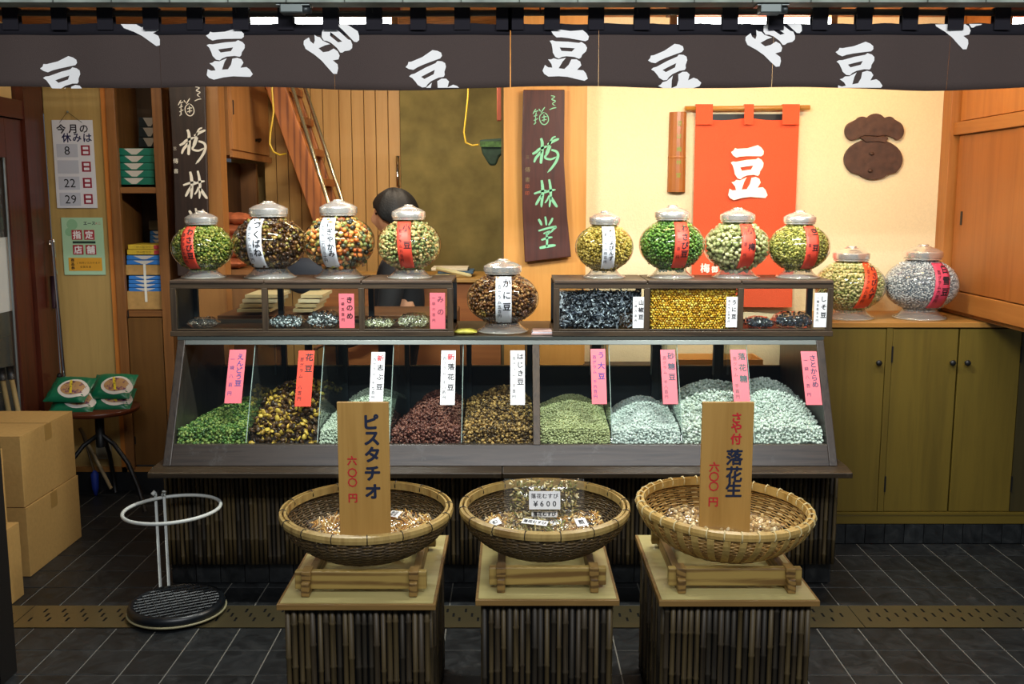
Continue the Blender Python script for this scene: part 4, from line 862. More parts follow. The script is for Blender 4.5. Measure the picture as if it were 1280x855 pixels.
def noren(name, pxs, loops, glyphs, label, seed):
    xs = [X(p, 70, ND) for p in pxs]; r = root(name, ((xs[0]+xs[-1])/2, ND, 1.83), label, 'shop curtain'); nmb = MB()
    for a, b in zip(xs, xs[1:]):
        for nm, zt, zb_, off, th, mt in (('curtain_panel', 2.018, None, 0, .0015, CL1), ('header_band', 2.019, 1.985, -.0025, .0012, CL2)):
            V = []; Fc = []; n = 26; m = 8 if nm == 'curtain_panel' else 2
            for s_ in (0, 1):
                for j in range(m+1):
                    for i in range(n+1):
                        x = a+.0005+(b-a-.001)*i/n; z0 = bottomz(x)+ (0 if zb_ is None else zb_-bottomz(x)); zt2 = zt-.0035*math.sin(PI*(((x-xs[0])/.141) % 1)); z = z0+(zt2-z0)*j/m
                        V.append((x, ND+wavex(x, z, seed)+off-th*s_, z))
            K = (n+1)*(m+1)
            for k_ in range(2):
                for j in range(m):
                    for i in range(n): q = k_*K+j*(n+1)+i; f = (q, q+1, q+n+2, q+n+1); Fc.append(f[::-1] if k_ == 0 else f)
            for i in range(n): Fc += [(i, i+1, K+i+1, K+i)]
            mk(nm, V, Fc, mt, r, True)
    for p in loops:
        x = X(p, 22, ND); z = 2.049; pts = []
        MB().box(x-.0235, x+.0235, ND-.014, ND-.011, 1.998, 2.062).box(x-.0235, x+.0235, ND-.014, ND+.013, 2.0605, 2.063).box(x-.0235, x+.0235, ND+.010, ND+.013, 2.0, 2.0605).out('loop', CL2, r)
    for (gx_, gy_, ang, sc) in glyphs:
        c, s = math.cos(math.radians(ang)), math.sin(math.radians(ang)); P0 = W(gx_, gy_, ND); kk = (W(gx_+1, gy_, ND).x-P0.x)*sc; sp = []
        for poly in BEAN:
            q = [((x*c-y*s)*kk+P0.x, (x*s+y*c)*kk+P0.z) for x, y in poly]
            q = clip(q, 1, 2.0155, -1); q = clip(q, 1, 1.8275+.001, 1); sp.append(q)
        V, Fc = fill2d(sp)
        if not len(V): continue
        # cut the outline into finer pieces so that it follows the cloth
        bm = bmesh.new(); vs = [bm.verts.new((v[0], 0, v[1])) for v in V]
        for f in Fc:
            try: bm.faces.new([vs[i] for i in f])
            except ValueError: pass
        for k2 in range(-60, 60):
            bmesh.ops.bisect_plane(bm, geom=bm.verts[:]+bm.edges[:]+bm.faces[:], plane_co=(k2*.03, 0, 0), plane_no=(1, 0, 0))
        bm.verts.index_update(); V2 = [(v.co.x, ND+wavex(v.co.x, v.co.z, seed)-.0052, v.co.z) for v in bm.verts]; F2 = [tuple(v.index for v in f.verts) for f in bm.faces]; bm.free()
        mk('lettering', V2, F2, WHC, r, label='white brush character')
    return r
noren('shop_curtain', [-110, 200, 417, 637.5], [-98, -42, 15, 76, 133, 190, 245, 302, 358, 414, 468, 523, 578, 630], [(79, 106, 22, 1), (283, 70, 12, 1), (414, 52, -35, 1), (538, 101, 30, 1.03), (184, 19, -22, 1)], 'brown shop curtain with white brush characters over the left half', 0.7)
noren('shop_curtain', [638.5, 748, 966, 1187, 1408], [645, 690, 745, 802, 858, 912, 969, 1024, 1079, 1136, 1193, 1251, 1307, 1363], [(707, 69, 0, 1.02), (839, 92, 30, 1), (966, 44, -30, 1), (1068, 88, 17, 1), (1202, 22, -32, 1)], 'brown shop curtain with white brush characters over the right half', 2.1)
for a, b, lab in ((353, 390, 'small grey clamp fixture on the eave left of center'), (947, 982, 'small grey clamp fixture on the eave right of center')):
    r = root('eave_fixture', (X((a+b)/2, 12, 3.05), 3.03, 2.05), lab, 'fixture'); x0, x1 = X(a, 12, 3.03), X(b, 12, 3.03)
    box('housing', x0, x1-.02, 2.99, 3.04, 2.030, 2.058, plain('#5c6462', .4, .5), r, .004); MB().tube([(x1-.02, 3.015, 2.043), (x1, 3.015, 2.043)], .012, 12).out('end_cap', plain('#43494a', .4, .5), r, True); box('base_strip', x0-.01, x1, 2.992, 3.045, 2.052, 2.058, plain('#777f7c', .4, .4), r)
# fluorescent fittings
for i, (x0, x1) in enumerate(((-.865, -.39), (.535, 1.033), (1.62, 2.1))):
    r = root('fluorescent_light', ((x0+x1)/2, 3.35, 2.06), ['lit fluorescent tube behind the left half of the curtain', 'lit fluorescent tube behind the right half of the curtain', 'lit fluorescent tube behind the far right end of the curtain'][i], 'lamp')
    box('housing', x0-.03, x1+.03, 3.33, 3.39, 2.085, 2.12, plain('#7d3d2a', .5), r, .002); MB().tube([(x0, 3.35, 2.066), (x1, 3.35, 2.066)], .013, 14).out('tube', plain('#fbfff8', .4, 0, 14), r, True)
    for xx in (x0-.02, x1): box('socket', xx, xx+.02, 3.335, 3.365, 2.05, 2.09, plain('#c98a52', .5), r)
    box('bracket', x0+.1, x0+.12, 3.35, 3.37, 2.12, 2.3, STEEL, r)
# warm ceiling lamps (out of frame above the curtain)
for x, y, lab in ((.55, 3.95, 'warm ceiling lamp over the post'), (1.5, 4.0, 'warm ceiling lamp over the right cabinet'), (-.5, 4.9, 'ceiling lamp over the work desk'), (-1.7, 4.1, 'ceiling lamp over the left corner')):
    r = root('ceiling_lamp', (x, y, 2.28), lab, 'lamp'); box('housing', x-.27, x+.27, y-.08, y+.08, 2.283, 2.3, plain('#e8e0d0', .5), r, .003); box('diffuser', x-.25, x+.25, y-.06, y+.06, 2.278, 2.283, plain('#ffd9a0', .5, 0, 3), r)

# =================================================================== THINGS ON THE BACK WALL
def wl_y(x0, x1, y): return y
rb = root('red_banner', (X(931, 380, 4.585), 4.6, 1.02), 'orange-red cloth banner with a white character on the cream wall', 'banner')
ORR = plain('#d9532c', .85, 0, 0, .35, 220, .05); yb = 4.585
def cloth(nm, pa, pb, pt, pb2, par, mt, amp=.006, n=24, m=24, y=yb, th=.0015):
    a, b = X(pa, 200, y), X(pb, 200, y); z1, z0 = Zh(640, pt, y), Zh(640, pb2, y); V = []; Fc = []
    for s_ in (0, 1):
        for j in range(m+1):
            for i in range(n+1):
                x = a+(b-a)*i/n; z = z0+(z1-z0)*j/m; sag = .012*abs(math.sin(2*PI*(i/n)))*(j/m)**8 if amp else 0
                V.append((x, y+amp*math.sin(i/n*9+z*3)*(1-j/m*.6)-th*s_, z-sag))
    K = (n+1)*(m+1)
    for k_ in range(2):
        for j in range(m):
            for i in range(n): q = k_*K+j*(n+1)+i; f = (q, q+1, q+n+2, q+n+1); Fc.append(f[::-1] if k_ == 0 else f)
    return mk(nm, V, Fc, mt, par, True)
cloth('cloth', 868, 997, 147, 384, rb, ORR)
for a, b in ((869, 890), (929.5, 941), (977, 998)):
    x0, x1 = X(a, 140, yb), X(b, 140, yb); z0, z1 = Zh(640, 156, yb), Zh(640, 131.5, yb); box('loop', x0, x1, yb-.018, yb-.015, z0, z1, ORR, rb); box('loop_top', x0, x1, yb-.018, yb+.012, z1, z1+.003, ORR, rb)
zr = Zh(640, 135.5, yb); MB().tube([(X(856, 135, yb), yb-.002, zr), (X(900, 135, yb), yb-.002, zr), (X(1012, 135, yb), yb-.002, zr-.0+.004)], .0105, 12).out('bamboo_rod', wood('#c08a3c', '#a06c28', 'x', 12, .35), rb, True)
MB().box(X(890, 150, yb), X(985, 150, yb), 4.612, 4.617, Zh(640, 152, yb), Zh(640, 142, yb)).out('dark_backing', BLACK, rb)
c8 = math.radians(10); sp = []; P0 = W(932, 218, yb); kk = (W(933, 218, yb).x-P0.x)*.88
for poly in BEAN: sp.append([((x*math.cos(c8)-y*math.sin(c8))*kk+P0.x, (x*math.sin(c8)*1.0+y*math.cos(c8))*kk*1.25+P0.z) for x, y in poly])
V, Fc = fill2d(sp); mk('lettering', [(v[0], yb-.0105, v[1]) for v in V], Fc, plain('#fff3e4', .8), rb, label='large white brush character')
fb = plane_map((X(884, 335, yb), yb-.0105, Zh(640, 335, yb)), (1, 0, 0), (0, 0, 1))
letters([('梅', -.012, .0, .045, .03), ('林', -.012, -.052, .045, .03), ('御', .032, -.006, .032, .03)], fb, 0, plain('#fff3e4', .8), 'lettering', rb, label='small white lettering at the foot of the banner')
# split bamboo plaque
bp_ = root('bamboo_plaque', (X(847, 240, 4.6), 4.6, Zh(847, 240, 4.6)), 'split bamboo plaque with faint green writing left of the red banner', 'plaque')
pc0, pr0 = X(847, 190, 4.6), (X(858, 190, 4.6)-X(847, 190, 4.6)); za, zb2 = Zh(640, 240, 4.6), Zh(640, 140, 4.6)
prof = [(-1, 0), (-.9, -.35), (-.6, -.62), (-.2, -.75), (.2, -.75), (.6, -.62), (.9, -.35), (1, 0)]
V = []; Fc = []; zz = [za, za+(zb2-za)*.42, za+(zb2-za)*.435, za+(zb2-za)*.45, zb2]; rs = [1.04, 1, 1.05, 1, .97]
for z, q in zip(zz, rs):
    for a, b in prof: V.append((pc0+a*pr0*q, 4.612+b*pr0*q*.9, z))
n = len(prof)
for j in range(4):
    for i in range(n): Fc.append((j*n+i, j*n+(i+1) % n, (j+1)*n+(i+1) % n, (j+1)*n+i))
Fc += [tuple(range(n))[::-1], tuple(range(4*n, 5*n))]
mk('bamboo_half', V, Fc, wood('#a5642a', '#8c4f1e', 'z', 16, .35), bp_)
letters(vcol('豆は梅林堂', .004, (zb2-za)*.36, .024, .058, .0), plane_map((pc0, 4.612-pr0*.70, (za+zb2)/2), (1, 0, 0), (0, 0, 1)), 0, plain('#6f9a2a', .6), 'lettering', bp_)
# cast iron plaque
ip = root('iron_plaque', (X(1090, 222, 4.6), 4.6, Zh(1090, 222, 4.6)), 'brown cast iron plaque, cloud shape over a rounded body, on the cream wall', 'plaque')
IR = plain('#4a3226', .55, .2, 0, .6, 30, .35)
def pl(pts, th, mt, nm, y=4.618):
    pts = [(1040+x/7.43, 120+y_/7.43) for x, y_ in pts]; q = [(X(a, b, y), Zh(a, b, y)) for a, b in pts]; MB().prism(q[::-1], y-th, y, 'y').out(nm, mt, ip, bevel=.003)
def arc(cx, cy, rx, ry, a0, a1, n=10): return [(cx+rx*math.cos(math.radians(a0+(a1-a0)*i/n)), cy-ry*math.sin(math.radians(a0+(a1-a0)*i/n))) for i in range(n+1)]
pl(arc(185, 330, 75, 88, 262, 105, 12)+arc(270, 245, 62, 52, 150, 60, 6)+arc(395, 240, 88, 75, 150, 30, 8)+arc(520, 245, 55, 52, 130, 30, 6)+arc(585, 325, 70, 88, 75, -90, 12)+[(560, 395), (520, 378), (480, 368), (420, 378), (350, 372), (290, 372), (240, 392)], .02, IR, 'cloud_top')
pl(arc(375, 590, 272, 190, 128, -40, 18)[0:]+arc(370, 690, 150, 88, -30, -150, 8)+arc(375, 590, 272, 190, 220, 140, 10), .016, IR, 'body')
pl([(250, 388), (290, 374), (350, 376), (420, 382), (480, 372), (510, 392), (480, 440), (420, 425), (340, 428), (300, 432)], .022, IR, 'neck')
MB().ball((X(1040+370/7.43, 189, 4.6), 4.6, Zh(1090, 120+535/7.43, 4.6)), (.012, .008, .008)).out('boss', IR, ip, True); MB().ball((X(1040+365/7.43, 189, 4.6), 4.6, Zh(1090, 120+695/7.43, 4.6)), (.012, .008, .008)).out('boss', IR, ip, True)
# carved boards
STK = [[(165,35),(183,40),(168,52),(186,60),(172,72),(186,82)],[(158,100),(174,93),(190,90)],
 [(94,96),(86,108),(80,120)],[(86,110),(106,104)],[(96,112),(92,128)],[(84,130),(102,124)],[(93,128),(92,150),(90,166)],[(84,150),(104,140)],[(84,168),(96,158)],[(108,96),(116,108)],[(136,88),(126,102),(118,114)],[(130,112),(114,126),(112,146),(122,164),(138,168),(152,154),(152,134),(142,118),(130,112)],[(132,122),(133,140),(132,156)],[(122,136),(134,132),(146,132)],[(121,150),(134,146),(145,145)]]
STK2 = [([(118,232),(124,250),(124,290),(119,340),(116,350)],7),([(78,305),(96,296),(112,282),(150,268)],6),([(122,290),(108,308),(94,325),(86,345)],6),([(188,224),(172,232),(158,262),(140,305)],4),([(150,262),(176,246),(204,234)],6),([(164,268),(152,298),(138,322),(166,330),(196,316)],5),([(168,286),(192,294),(200,312),(192,338),(172,368),(150,392)],6),
 ([(122,428),(127,460),(127,500),(121,556)],7),([(86,492),(116,482),(146,476)],5),([(124,496),(108,522),(94,546)],6),([(158,424),(164,458),(166,500),(160,556)],6),([(134,488),(160,478),(190,472)],5),([(158,500),(150,520),(138,536)],4),([(166,506),(180,530),(198,556)],7),
 ([(108,612),(116,624),(124,642)],6),([(140,600),(144,622),(146,642)],5),([(176,606),(168,624),(156,642)],5),([(108,668),(150,656),(192,648),(178,662),(166,678)],5),([(132,682),(150,674),(164,672),(148,690)],4),([(146,676),(150,712),(148,746)],5),([(122,712),(150,702),(176,698)],5),([(114,750),(150,742),(192,736)],7)]
def brush(mp, strokes, wdt, dep, mat, nm, par, sc, ox, oy):
    mb = MB()
    for st in strokes:
        pts, w_ = st if isinstance(st, tuple) else (st, wdt)
        P = [np.array(((x-ox)*sc, -(y-oy)*sc)) for x, y in pts]; Q = []
        for i in range(len(P)-1):
            p0, p1, p2, p3 = P[max(i-1, 0)], P[i], P[i+1], P[min(i+2, len(P)-1)]
            for t in np.linspace(0, 1, 5)[:-1]: Q.append(.5*((2*p1)+(-p0+p2)*t+(2*p0-5*p1+4*p2-p3)*t*t+(-p0+3*p1-3*p2+p3)*t**3))
        Q.append(P[-1]); m = len(Q); V = []; Fc = []
        for i, q in enumerate(Q):
            d = Q[min(i+1, m-1)]-Q[max(i-1, 0)]; d = d/(np.linalg.norm(d)+1e-9); nn = np.array((-d[1], d[0])); t = i/(m-1); hw = w_*sc*(.55+.5*math.sin(PI*(t*.8+.12)))*(.45 if t > .93 else 1)
            for s_ in (1, -1):
                for lv in (0, dep): e = q+nn*hw*s_; V.append(mp(np.array([e[0]]), np.array([e[1]]), lv)[0])
        for i in range(m-1):
            a = i*4; Fc += [(a+1, a+5, a+7, a+3), (a, a+1, a+3, a+2)[::-1] if i == 0 else (a, a+4, a+5, a+1), (a+2, a+3, a+7, a+6)]
        mb.add(V, Fc)
    return mb.out(nm, mat, par)
def carved(name, label, px_fn, y, th, mat, ink, dxpx, dypx, side=None, pts=None):
    q = [(X(a, b, y), Zh(a, b, y)) for a, b in pts]; r = root(name, (q[0][0], y, min(z for _, z in q)), label, 'sign'); MB().prism(q, y, y+th, 'y').out('board', mat, r, bevel=.004)
    kx = W(685, 200, y).x-W(684, 200, y).x; O = W(645+dxpx, 110+dypx, y); mp = plane_map((O.x, y, O.z), (1, 0, 0), (0, 0, 1)); s = kx/3.8
    brush(mp, STK, 2.2, .0015, ink, 'lettering', r, s, 0, 0); brush(mp, STK2, 5, .0015, ink, 'lettering', r, s, 0, 0)
    letters([('三', 55*s, -320*s, 17*s, 0), ('傳', 55*s, -378*s, 26*s, 0), ('書', 55*s, -425*s, 24*s, 0)], mp, .001, side or ink, 'lettering', r)
    return r
b1 = carved('carved_board', 'curved dark wooden board with green calligraphy hanging on the honey post', None, 4.50, .022, wood('#4a2218', '#2c130d', 'z', 14, .45), plain('#7fc096', .6), 0, 0, plain('#7a6a4a', .7), [(654, 112), (652, 190), (653, 260), (656, 328), (714, 321), (709, 270), (705, 200), (706, 112)])
letters([('印', 0, 0, .02, 0), ('印', 0, -.03, .02, 0)], plane_map((X(659, 236, 4.50), 4.50, Zh(659, 233, 4.50)), (1, 0, 0), (0, 0, 1)), .001, plain('#b0502a', .7), 'lettering', b1, label='two small red seals')
b2 = carved('carved_board', 'dark wooden board with white calligraphy hanging at the left behind the first jar', None, 4.86, .022, wood('#33231c', '#1d1310', 'z', 14, .5), plain('#efe6d4', .7), -445, -11, None, [(210, 106), (214, 160), (217, 222), (219, 300), (222, 345), (262, 345), (260, 260), (258, 190), (256, 106)])
b2.children[1].location.y -= 0
# posts behind the left board
box('trim_6', X(240, 250, 4.9), X(278, 250, 4.9), 4.9, 5.0, 0, 2.3, wood('#a5703a', '#8f5c2c', 'z', 9, .45), kind='structure', label='brown wooden post behind the left carved board')

# =================================================================== BACK ROOM
# left cupboard with slanted door line
q0, q1 = (-1.40, 5.02), (-1.425, 5.94)
uc = root('upper_cabinet', (-1.5, 5.6, 1.7), 'brown upper cabinet with one dark pull above the paper packets', 'cabinet')
zc0 = Zh(279, 193, 4.96)
BRC = wood('#a87240', '#98622f', 'z', 8, .5)
MB().prism([(q0[0], q0[1]), (q1[0], q1[1]), (q1[0]-.04, q1[1]), (q0[0]-.2, q0[1]+.02)], zc0-.0, 2.3, 'z').out('carcass', BRC, uc)
def along(t, off=0): return (q0[0]+(q1[0]-q0[0])*t+off, q0[1]+(q1[1]-q0[1])*t)
def face(nm, t0, t1, z0, z1, mat, off=.006, par=uc): a, b = along(t0), along(t1); return MB().prism([(a[0], a[1]), (b[0], b[1]), (b[0]+off, b[1]), (a[0]+off, a[1])], z0, z1, 'z').out(nm, mat, par)
dd = face('door', .03, .95, zc0+.03, 2.28, wood('#b07a44', '#a06a35', 'z', 8, .45), .012); face('bottom_rail', 0, 1, zc0-.01, zc0+.022, BRC, .014)
a = along(.6, .012); MB().tube([(a[0], a[1]-.03, zc0+.10), (a[0]+.02, a[1], zc0+.105), (a[0], a[1]+.05, zc0+.10)], .008, 8).out('pull', BLACK, dd, True)
face('hinge', .05, .06, zc0+.2, zc0+.27, BLACK, .016, dd)
lc = root('rear_cupboard', (-1.5, 5.6, 0), 'brown cupboard body below the upper cabinet', 'cabinet')
MB().prism([(-1.60, 5.03), (-1.3, 5.03), (-1.42, 5.9), (-1.60, 5.9)], 0, 1.139, 'z').out('carcass', wood('#8a5c30', '#784c25', 'z', 8, .5), lc)
box('rear_panel', -2.1, -1.5, 5.91, 5.95, 1.14, zc0-.012, wood('#8a5c30', '#704722', 'z', 8, .5), lc)
box('side_board', -1.6, -1.59, 5.03, 5.9, 1.14, zc0-.012, wood('#5a3a1e', '#432a14', 'z', 8, .5), lc)
KRAFT = plain('#b0603a', .6, 0, 0, .6, 30, .25)
for i in range(5):
    yk = 5.12; V, Fc = pillow(.17, .2, .055, 10, 8, .08, 70+i); xk = X(293, 300, yk)+(-.02, .0, .01, -.01, .015)[i]
    M = Matrix.Translation((xk, yk, 1.14+.03+i*.056)) @ Matrix.Rotation(.15*(i % 2)-.1, 4, 'Z'); mk('paper_packet', [tuple(M @ Vector(p)) for p in V], Fc, KRAFT, None, True, label='brown paper packet in the pile behind the left jars, %s' % ('at the bottom', 'second from the bottom', 'in the middle', 'second from the top', 'on top')[i], cat='packet', group='brown paper packets')
# plank wall
pw_ = root('plank_wall', (-1.0, 6.0, 0), 'light wall of narrow vertical planks behind the stairs', 'wall panelling', kind='structure'); 
yy = 6.0; xs = [X(p, 200, yy) for p in (330, 345, 360, 375, 390, 405, 425, 440.5, 456, 470.5, 486, 501)]
box('backing', xs[0], xs[-1], yy+.012, yy+.03, 0, 2.3, plain('#5a3c18', .7), pw_)
for a, b in zip(xs, xs[1:]): box('plank', a+.002, b-.002, yy, yy+.012, 0, 2.3, wood('#c99a56', '#bb8a46', 'z', 7, .5), pw_, .002)
dh = root('pull_handle', (X(497, 210, 5.97), 5.96, 1.6), 'slim chrome bar handle on the plank door', 'handle'); xh = X(497, 210, 5.96)
MB().tube([(xh, 5.95, Zh(640, 233, 5.95)), (xh, 5.95, Zh(640, 195, 5.95))], .009, 10).out('bar', CHROME, dh, True)
for zz_ in (Zh(640, 232, 5.95), Zh(640, 196, 5.95)): MB().tube([(xh, 5.95, zz_), (xh, 6.0, zz_)], .008, 8).out('mount', STEEL, dh, True)
box('wall_olive', X(501, 200, 5.95), -.02, 5.95, 6.02, 0, 2.3, plain('#7d7040', .9, 0, 0, .2, 7, .28), kind='structure', label='mottled olive wall of the back room')
box('trim_7', -.05, -.03, 4.7, 5.95, 0, 2.3, plain('#6a5a34', .8), kind='structure', label='side of the passage behind the post')
# stairs
stv = root('staircase', (-1.0, 5.5, .9), 'steep wooden staircase beam with treads rising to the left', 'stairs'); STW = wood('#a8622a', '#7c4219', 'z', 10, .45, .35)
def beam(y, nm, pa, pb, wpx, th):
    a, b = W(*pa, y), W(*pb, y); e = X(pa[0]+wpx, pa[1], y)-a.x; d = (a-b)*.9; MB().prism([(a.x+d.x*.3, a.z+d.z*.3), (a.x+e+d.x*.3, a.z+d.z*.3), (b.x+e-d.x*.7, b.z-d.z*.7), (b.x-d.x*.7, b.z-d.z*.7)], y, y+th, 'y').out(nm, STW, stv, bevel=.003)
beam(5.35, 'stringer', (333, 112), (380, 245), 25, .05); beam(5.85, 'stringer', (352, 112), (398, 245), 20, .05)
for i, (tx, ty_) in enumerate(((376, 150), (390, 190), (404, 228), (362, 112), (418, 266))):
    z = Zh(tx, ty_, 5.6); xx = X(tx-20, ty_, 5.6); box('tread', xx, xx+.11, 5.4, 5.85, z-.02, z+.02, STW, stv, .003)
for (ax, bx, yq) in ((366, 405, 5.28), (382, 423, 5.6)):
    a, b = W(ax, 112, yq), W(bx, 236, yq); d = b-a; MB().tube([tuple(a-d*.2), tuple(b+d*.8)], .011, 10).out('handrail', plain('#d8cba8', .2, .9), stv, True)
def cable(nm, pts, y, lab): MB().tube([tuple(W(a, b, y)) for a, b in pts], .005, 7).out(nm, plain('#c9a42a', .4), None, True, label=lab, cat='cable')
cable('yellow_cable', [(339, 20), (340, 112), (342, 140), (338, 165), (337, 180), (342, 190), (350, 194), (358, 192)], 5.2, 'yellow cable looping down in front of the stairs')
cable('yellow_cable', [(587, 30), (585, 120), (583, 140), (580, 165), (582, 178), (590, 182), (598, 181)], 5.3, 'yellow cable hanging before the olive wall')
gb = root('green_cloth_bag', (X(616, 207, 5.2), 5.2, Zh(616, 207, 5.2)), 'dark green cloth hanging in a point beside the honey post', 'cloth'); q = [(X(a, b, 5.2), Zh(a, b, 5.2)) for a, b in ((599, 175), (638, 172), (638, 185), (624, 196), (620, 207), (612, 207), (603, 192))]
MB().prism(q, 5.18, 5.22, 'y').out('cloth', plain('#1c3326', .8, 0, 0, .5, 30, .3), gb, bevel=.01); box('band', X(600, 180, 5.17), X(638, 180, 5.17), 5.172, 5.18, Zh(640, 184, 5.2), Zh(640, 177, 5.2), plain('#3a5a2c', .8, 0, 0, 0, 60, .5), gb)
box('hanging_tube', X(621, 130, 5.0), X(627, 130, 5.0), 5.0, 5.03, Zh(640, 151, 5.0), 2.2, plain('#8a3c1e', .5), None, .004, label='narrow reddish tube hanging at the left edge of the honey post', cat='tube')
# work desk behind the counter
dk = root('work_desk', (-.53, 5.5, 0), 'wooden work desk behind the gap in the counter', 'desk')
box('desk_top', -1.0, -.06, 5.25, 5.8, 1.055, 1.075, OAK('x'), dk, .003); box('front_panel', -1.0, -.06, 5.28, 5.3, .1, 1.055, wood('#a8652e', '#8c4e20', 'x', 9, .5), dk)
box('desk_leg', -.98, -.94, 5.72, 5.77, 0, 1.055, OAK(), dk); box('desk_leg', -.12, -.08, 5.72, 5.77, 0, 1.055, OAK(), dk); box('desk_leg', -.98, -.94, 5.27, 5.32, 0, .1, OAK(), dk); box('desk_leg', -.12, -.08, 5.27, 5.32, 0, .1, OAK(), dk)
for i, (xa, xb, col_, dz) in enumerate(((545, 590, '#d8c890', 0), (548, 592, '#4a6a86', .018), (540, 585, '#e6dcc0', .034))):
    box('notebook', X(xa, 345, 5.4), X(xb, 345, 5.4), 5.36, 5.55, 1.076+dz, 1.091+dz, plain(col_, .7), None, .002, label=['cream notebook at the bottom of the pile left of the brown bean jar', 'blue notebook in the pile left of the brown bean jar', 'pale notebook on top of the pile left of the brown bean jar'][i], cat='notebook')
MB().tube([(X(545, 340, 5.33), 5.34, 1.125), (X(588, 352, 5.33), 5.32, 1.087)], .01, 8).out('paper_roll', plain('#d8cf9a', .6), None, True, label='rolled cream paper leaning across the notebooks', cat='paper')
# seen through the left glass box: tray of papers and envelopes
for i, (xa, xb, lab) in enumerate(((291, 333, 'cream tray of papers behind the left glass box'), (362, 388, 'stack of tan envelopes behind the left glass box'))):
    r = root('paper_stack', (X((xa+xb)/2, 380, 4.3), 4.5, .99), lab, 'papers')
    for j in range(4): box('sheet', X(xa, 380, 4.3)+.01*j, X(xb, 380, 4.3)+.012*j, 4.36+.01*j, 4.6+.01*j, 1.0+j*.02, 1.014+j*.02, plain(['#d9c998', '#c7b484', '#e0d4ae', '#cdb98a'][j], .7), r)
box('side_table', -1.3, -.25, 4.36, 4.74, .9, .985, wood('#6a4526', '#50331a', 'x', 9, .5), None, .002, label='brown low table behind the left glass box', cat='table')
tr_ = root('wooden_tray', (X(910, 452, 4.45), 4.45, .72), 'shallow pale wooden tray seen through the rear opening at the right', 'tray'); MB().box(.72, 1.12, 4.38, 4.56, .74, .752).box(.72, 1.12, 4.38, 4.39, .752, .785).box(.72, 1.12, 4.55, 4.56, .752, .785).box(.72, .73, 4.39, 4.55, .752, .785).box(1.11, 1.12, 4.39, 4.55, .752, .785).out('tray', wood('#d8a860', '#c4924a', 'x', 9, .5), tr_)
box('tray_shelf', .33, 1.04, 4.36, 4.6, .70, .74, plain('#3a2a1c', .6), None, .002, label='dark shelf carrying the wooden tray', cat='shelf')
# office chair
och = root('office_chair', (X(388, 340, 4.9), 4.95, 0), 'dark navy chair back behind the jars', 'chair'); xc = X(385, 330, 4.7)
MB().ball((xc, 4.62, 1.14), (.11, .035, .085), 16, 10).out('backrest', plain('#161c28', .7), och, True); MB().tube([(xc, 4.64, 1.12), (xc, 4.66, .6)], .018, 8).out('back_bar', BLACK, och, True)
MB().ball((xc, 4.66, .58), (.2, .18, .04), 18, 8).out('seat', plain('#161c28', .7), och, True); MB().tube([(xc, 4.66, .55), (xc, 4.66, .08)], .025, 10).out('post', STEEL, och, True)
for k5 in range(5): a = 2*PI*k5/5; MB().tube([(xc, 4.66, .1), (xc+.22*math.cos(a), 4.66+.06*math.sin(a), .03)], .015, 6).out('leg', BLACK, och, True)

# =================================================================== PERSON
def skin_mesh(chains, sub=2):
    V = []; E = []; R_ = []
    for ch in chains:
        prev = None
        for (idx) in ch:
            if isinstance(idx, int): cur = idx
            else: V.append(idx[:3]); R_.append(idx[3]); cur = len(V)-1
            if prev is not None: E.append((prev, cur))
            prev = cur
    me = bpy.data.meshes.new('sk'); me.from_pydata(V, E, []); o = bpy.data.objects.new('sk', me); COL.objects.link(o)
    m = o.modifiers.new('s', 'SKIN'); m.use_smooth_shade = True
    sv = me.skin_vertices[0].data
    for i, r in enumerate(R_): s = r if hasattr(r, '__len__') else (r, r); sv[i].radius = s
    sv[0].use_root = True
    o.modifiers.new('u', 'SUBSURF').levels = sub
    dg = bpy.context.evaluated_depsgraph_get(); ev = o.evaluated_get(dg); m2 = ev.to_mesh(); Vo = np.array([tuple(v.co) for v in m2.vertices]); Fo = [tuple(p.vertices) for p in m2.polygons]; ev.to_mesh_clear(); bpy.data.objects.remove(o); return Vo, Fo
PX, PY = X(492, 262, 4.98), 4.98
per = root('person', (PX, PY, 0), 'person with short black hair and black clothes behind the jars, facing left', 'person')
HZ = Zh(487, 268, PY)             # centre of the head
def head():
    n, m = 40, 28; V = []; Fc = []
    for j in range(m+1):
        ph = PI*j/m
        for i in range(n):
            th = 2*PI*i/n; d = np.array((math.sin(ph)*math.cos(th), math.sin(ph)*math.sin(th), math.cos(ph)))   # face looks to -x
            r = np.array((.094, .074, .115)); p = d*r
            if d[2] < 0: p[1] *= 1-.28*(-d[2])**1.5; p[0] *= 1-.18*(-d[2])**2 if d[0] > 0 else 1-.05*(-d[2])
            def g(y0, z0, s): return math.exp(-(((d[1]-y0)/s)**2+((d[2]-z0)/s)**2)) if d[0] < 0 else 0
            p[0] -= .024*math.exp(-((d[1]/.14)**2+((d[2]+.18)/.2)**2))*(d[0] < 0)+.008*math.exp(-((d[1]/.13)**2+((d[2]-.05)/.2)**2))*(d[0] < 0)
            p[0] += .010*(g(.38, .05, .18)+g(-.38, .05, .18)); p[0] -= .007*g(0, -.52, .17)+.006*g(0, -.42, .1)+.010*g(0, -.85, .25)
            p[0] += .005*g(0, -.47, .04)
            V.append(p)
    for j in range(m):
        for i in range(n): Fc.append((j*n+i, (j+1)*n+i, (j+1)*n+(i+1) % n, j*n+(i+1) % n))
    return np.array(V), Fc
hv, hf = head(); tl = .12; Rh = np.array(Matrix.Rotation(-tl, 3, 'Y')); hv = hv @ Rh.T+np.array((PX, PY, HZ))
sh_z = HZ-.24
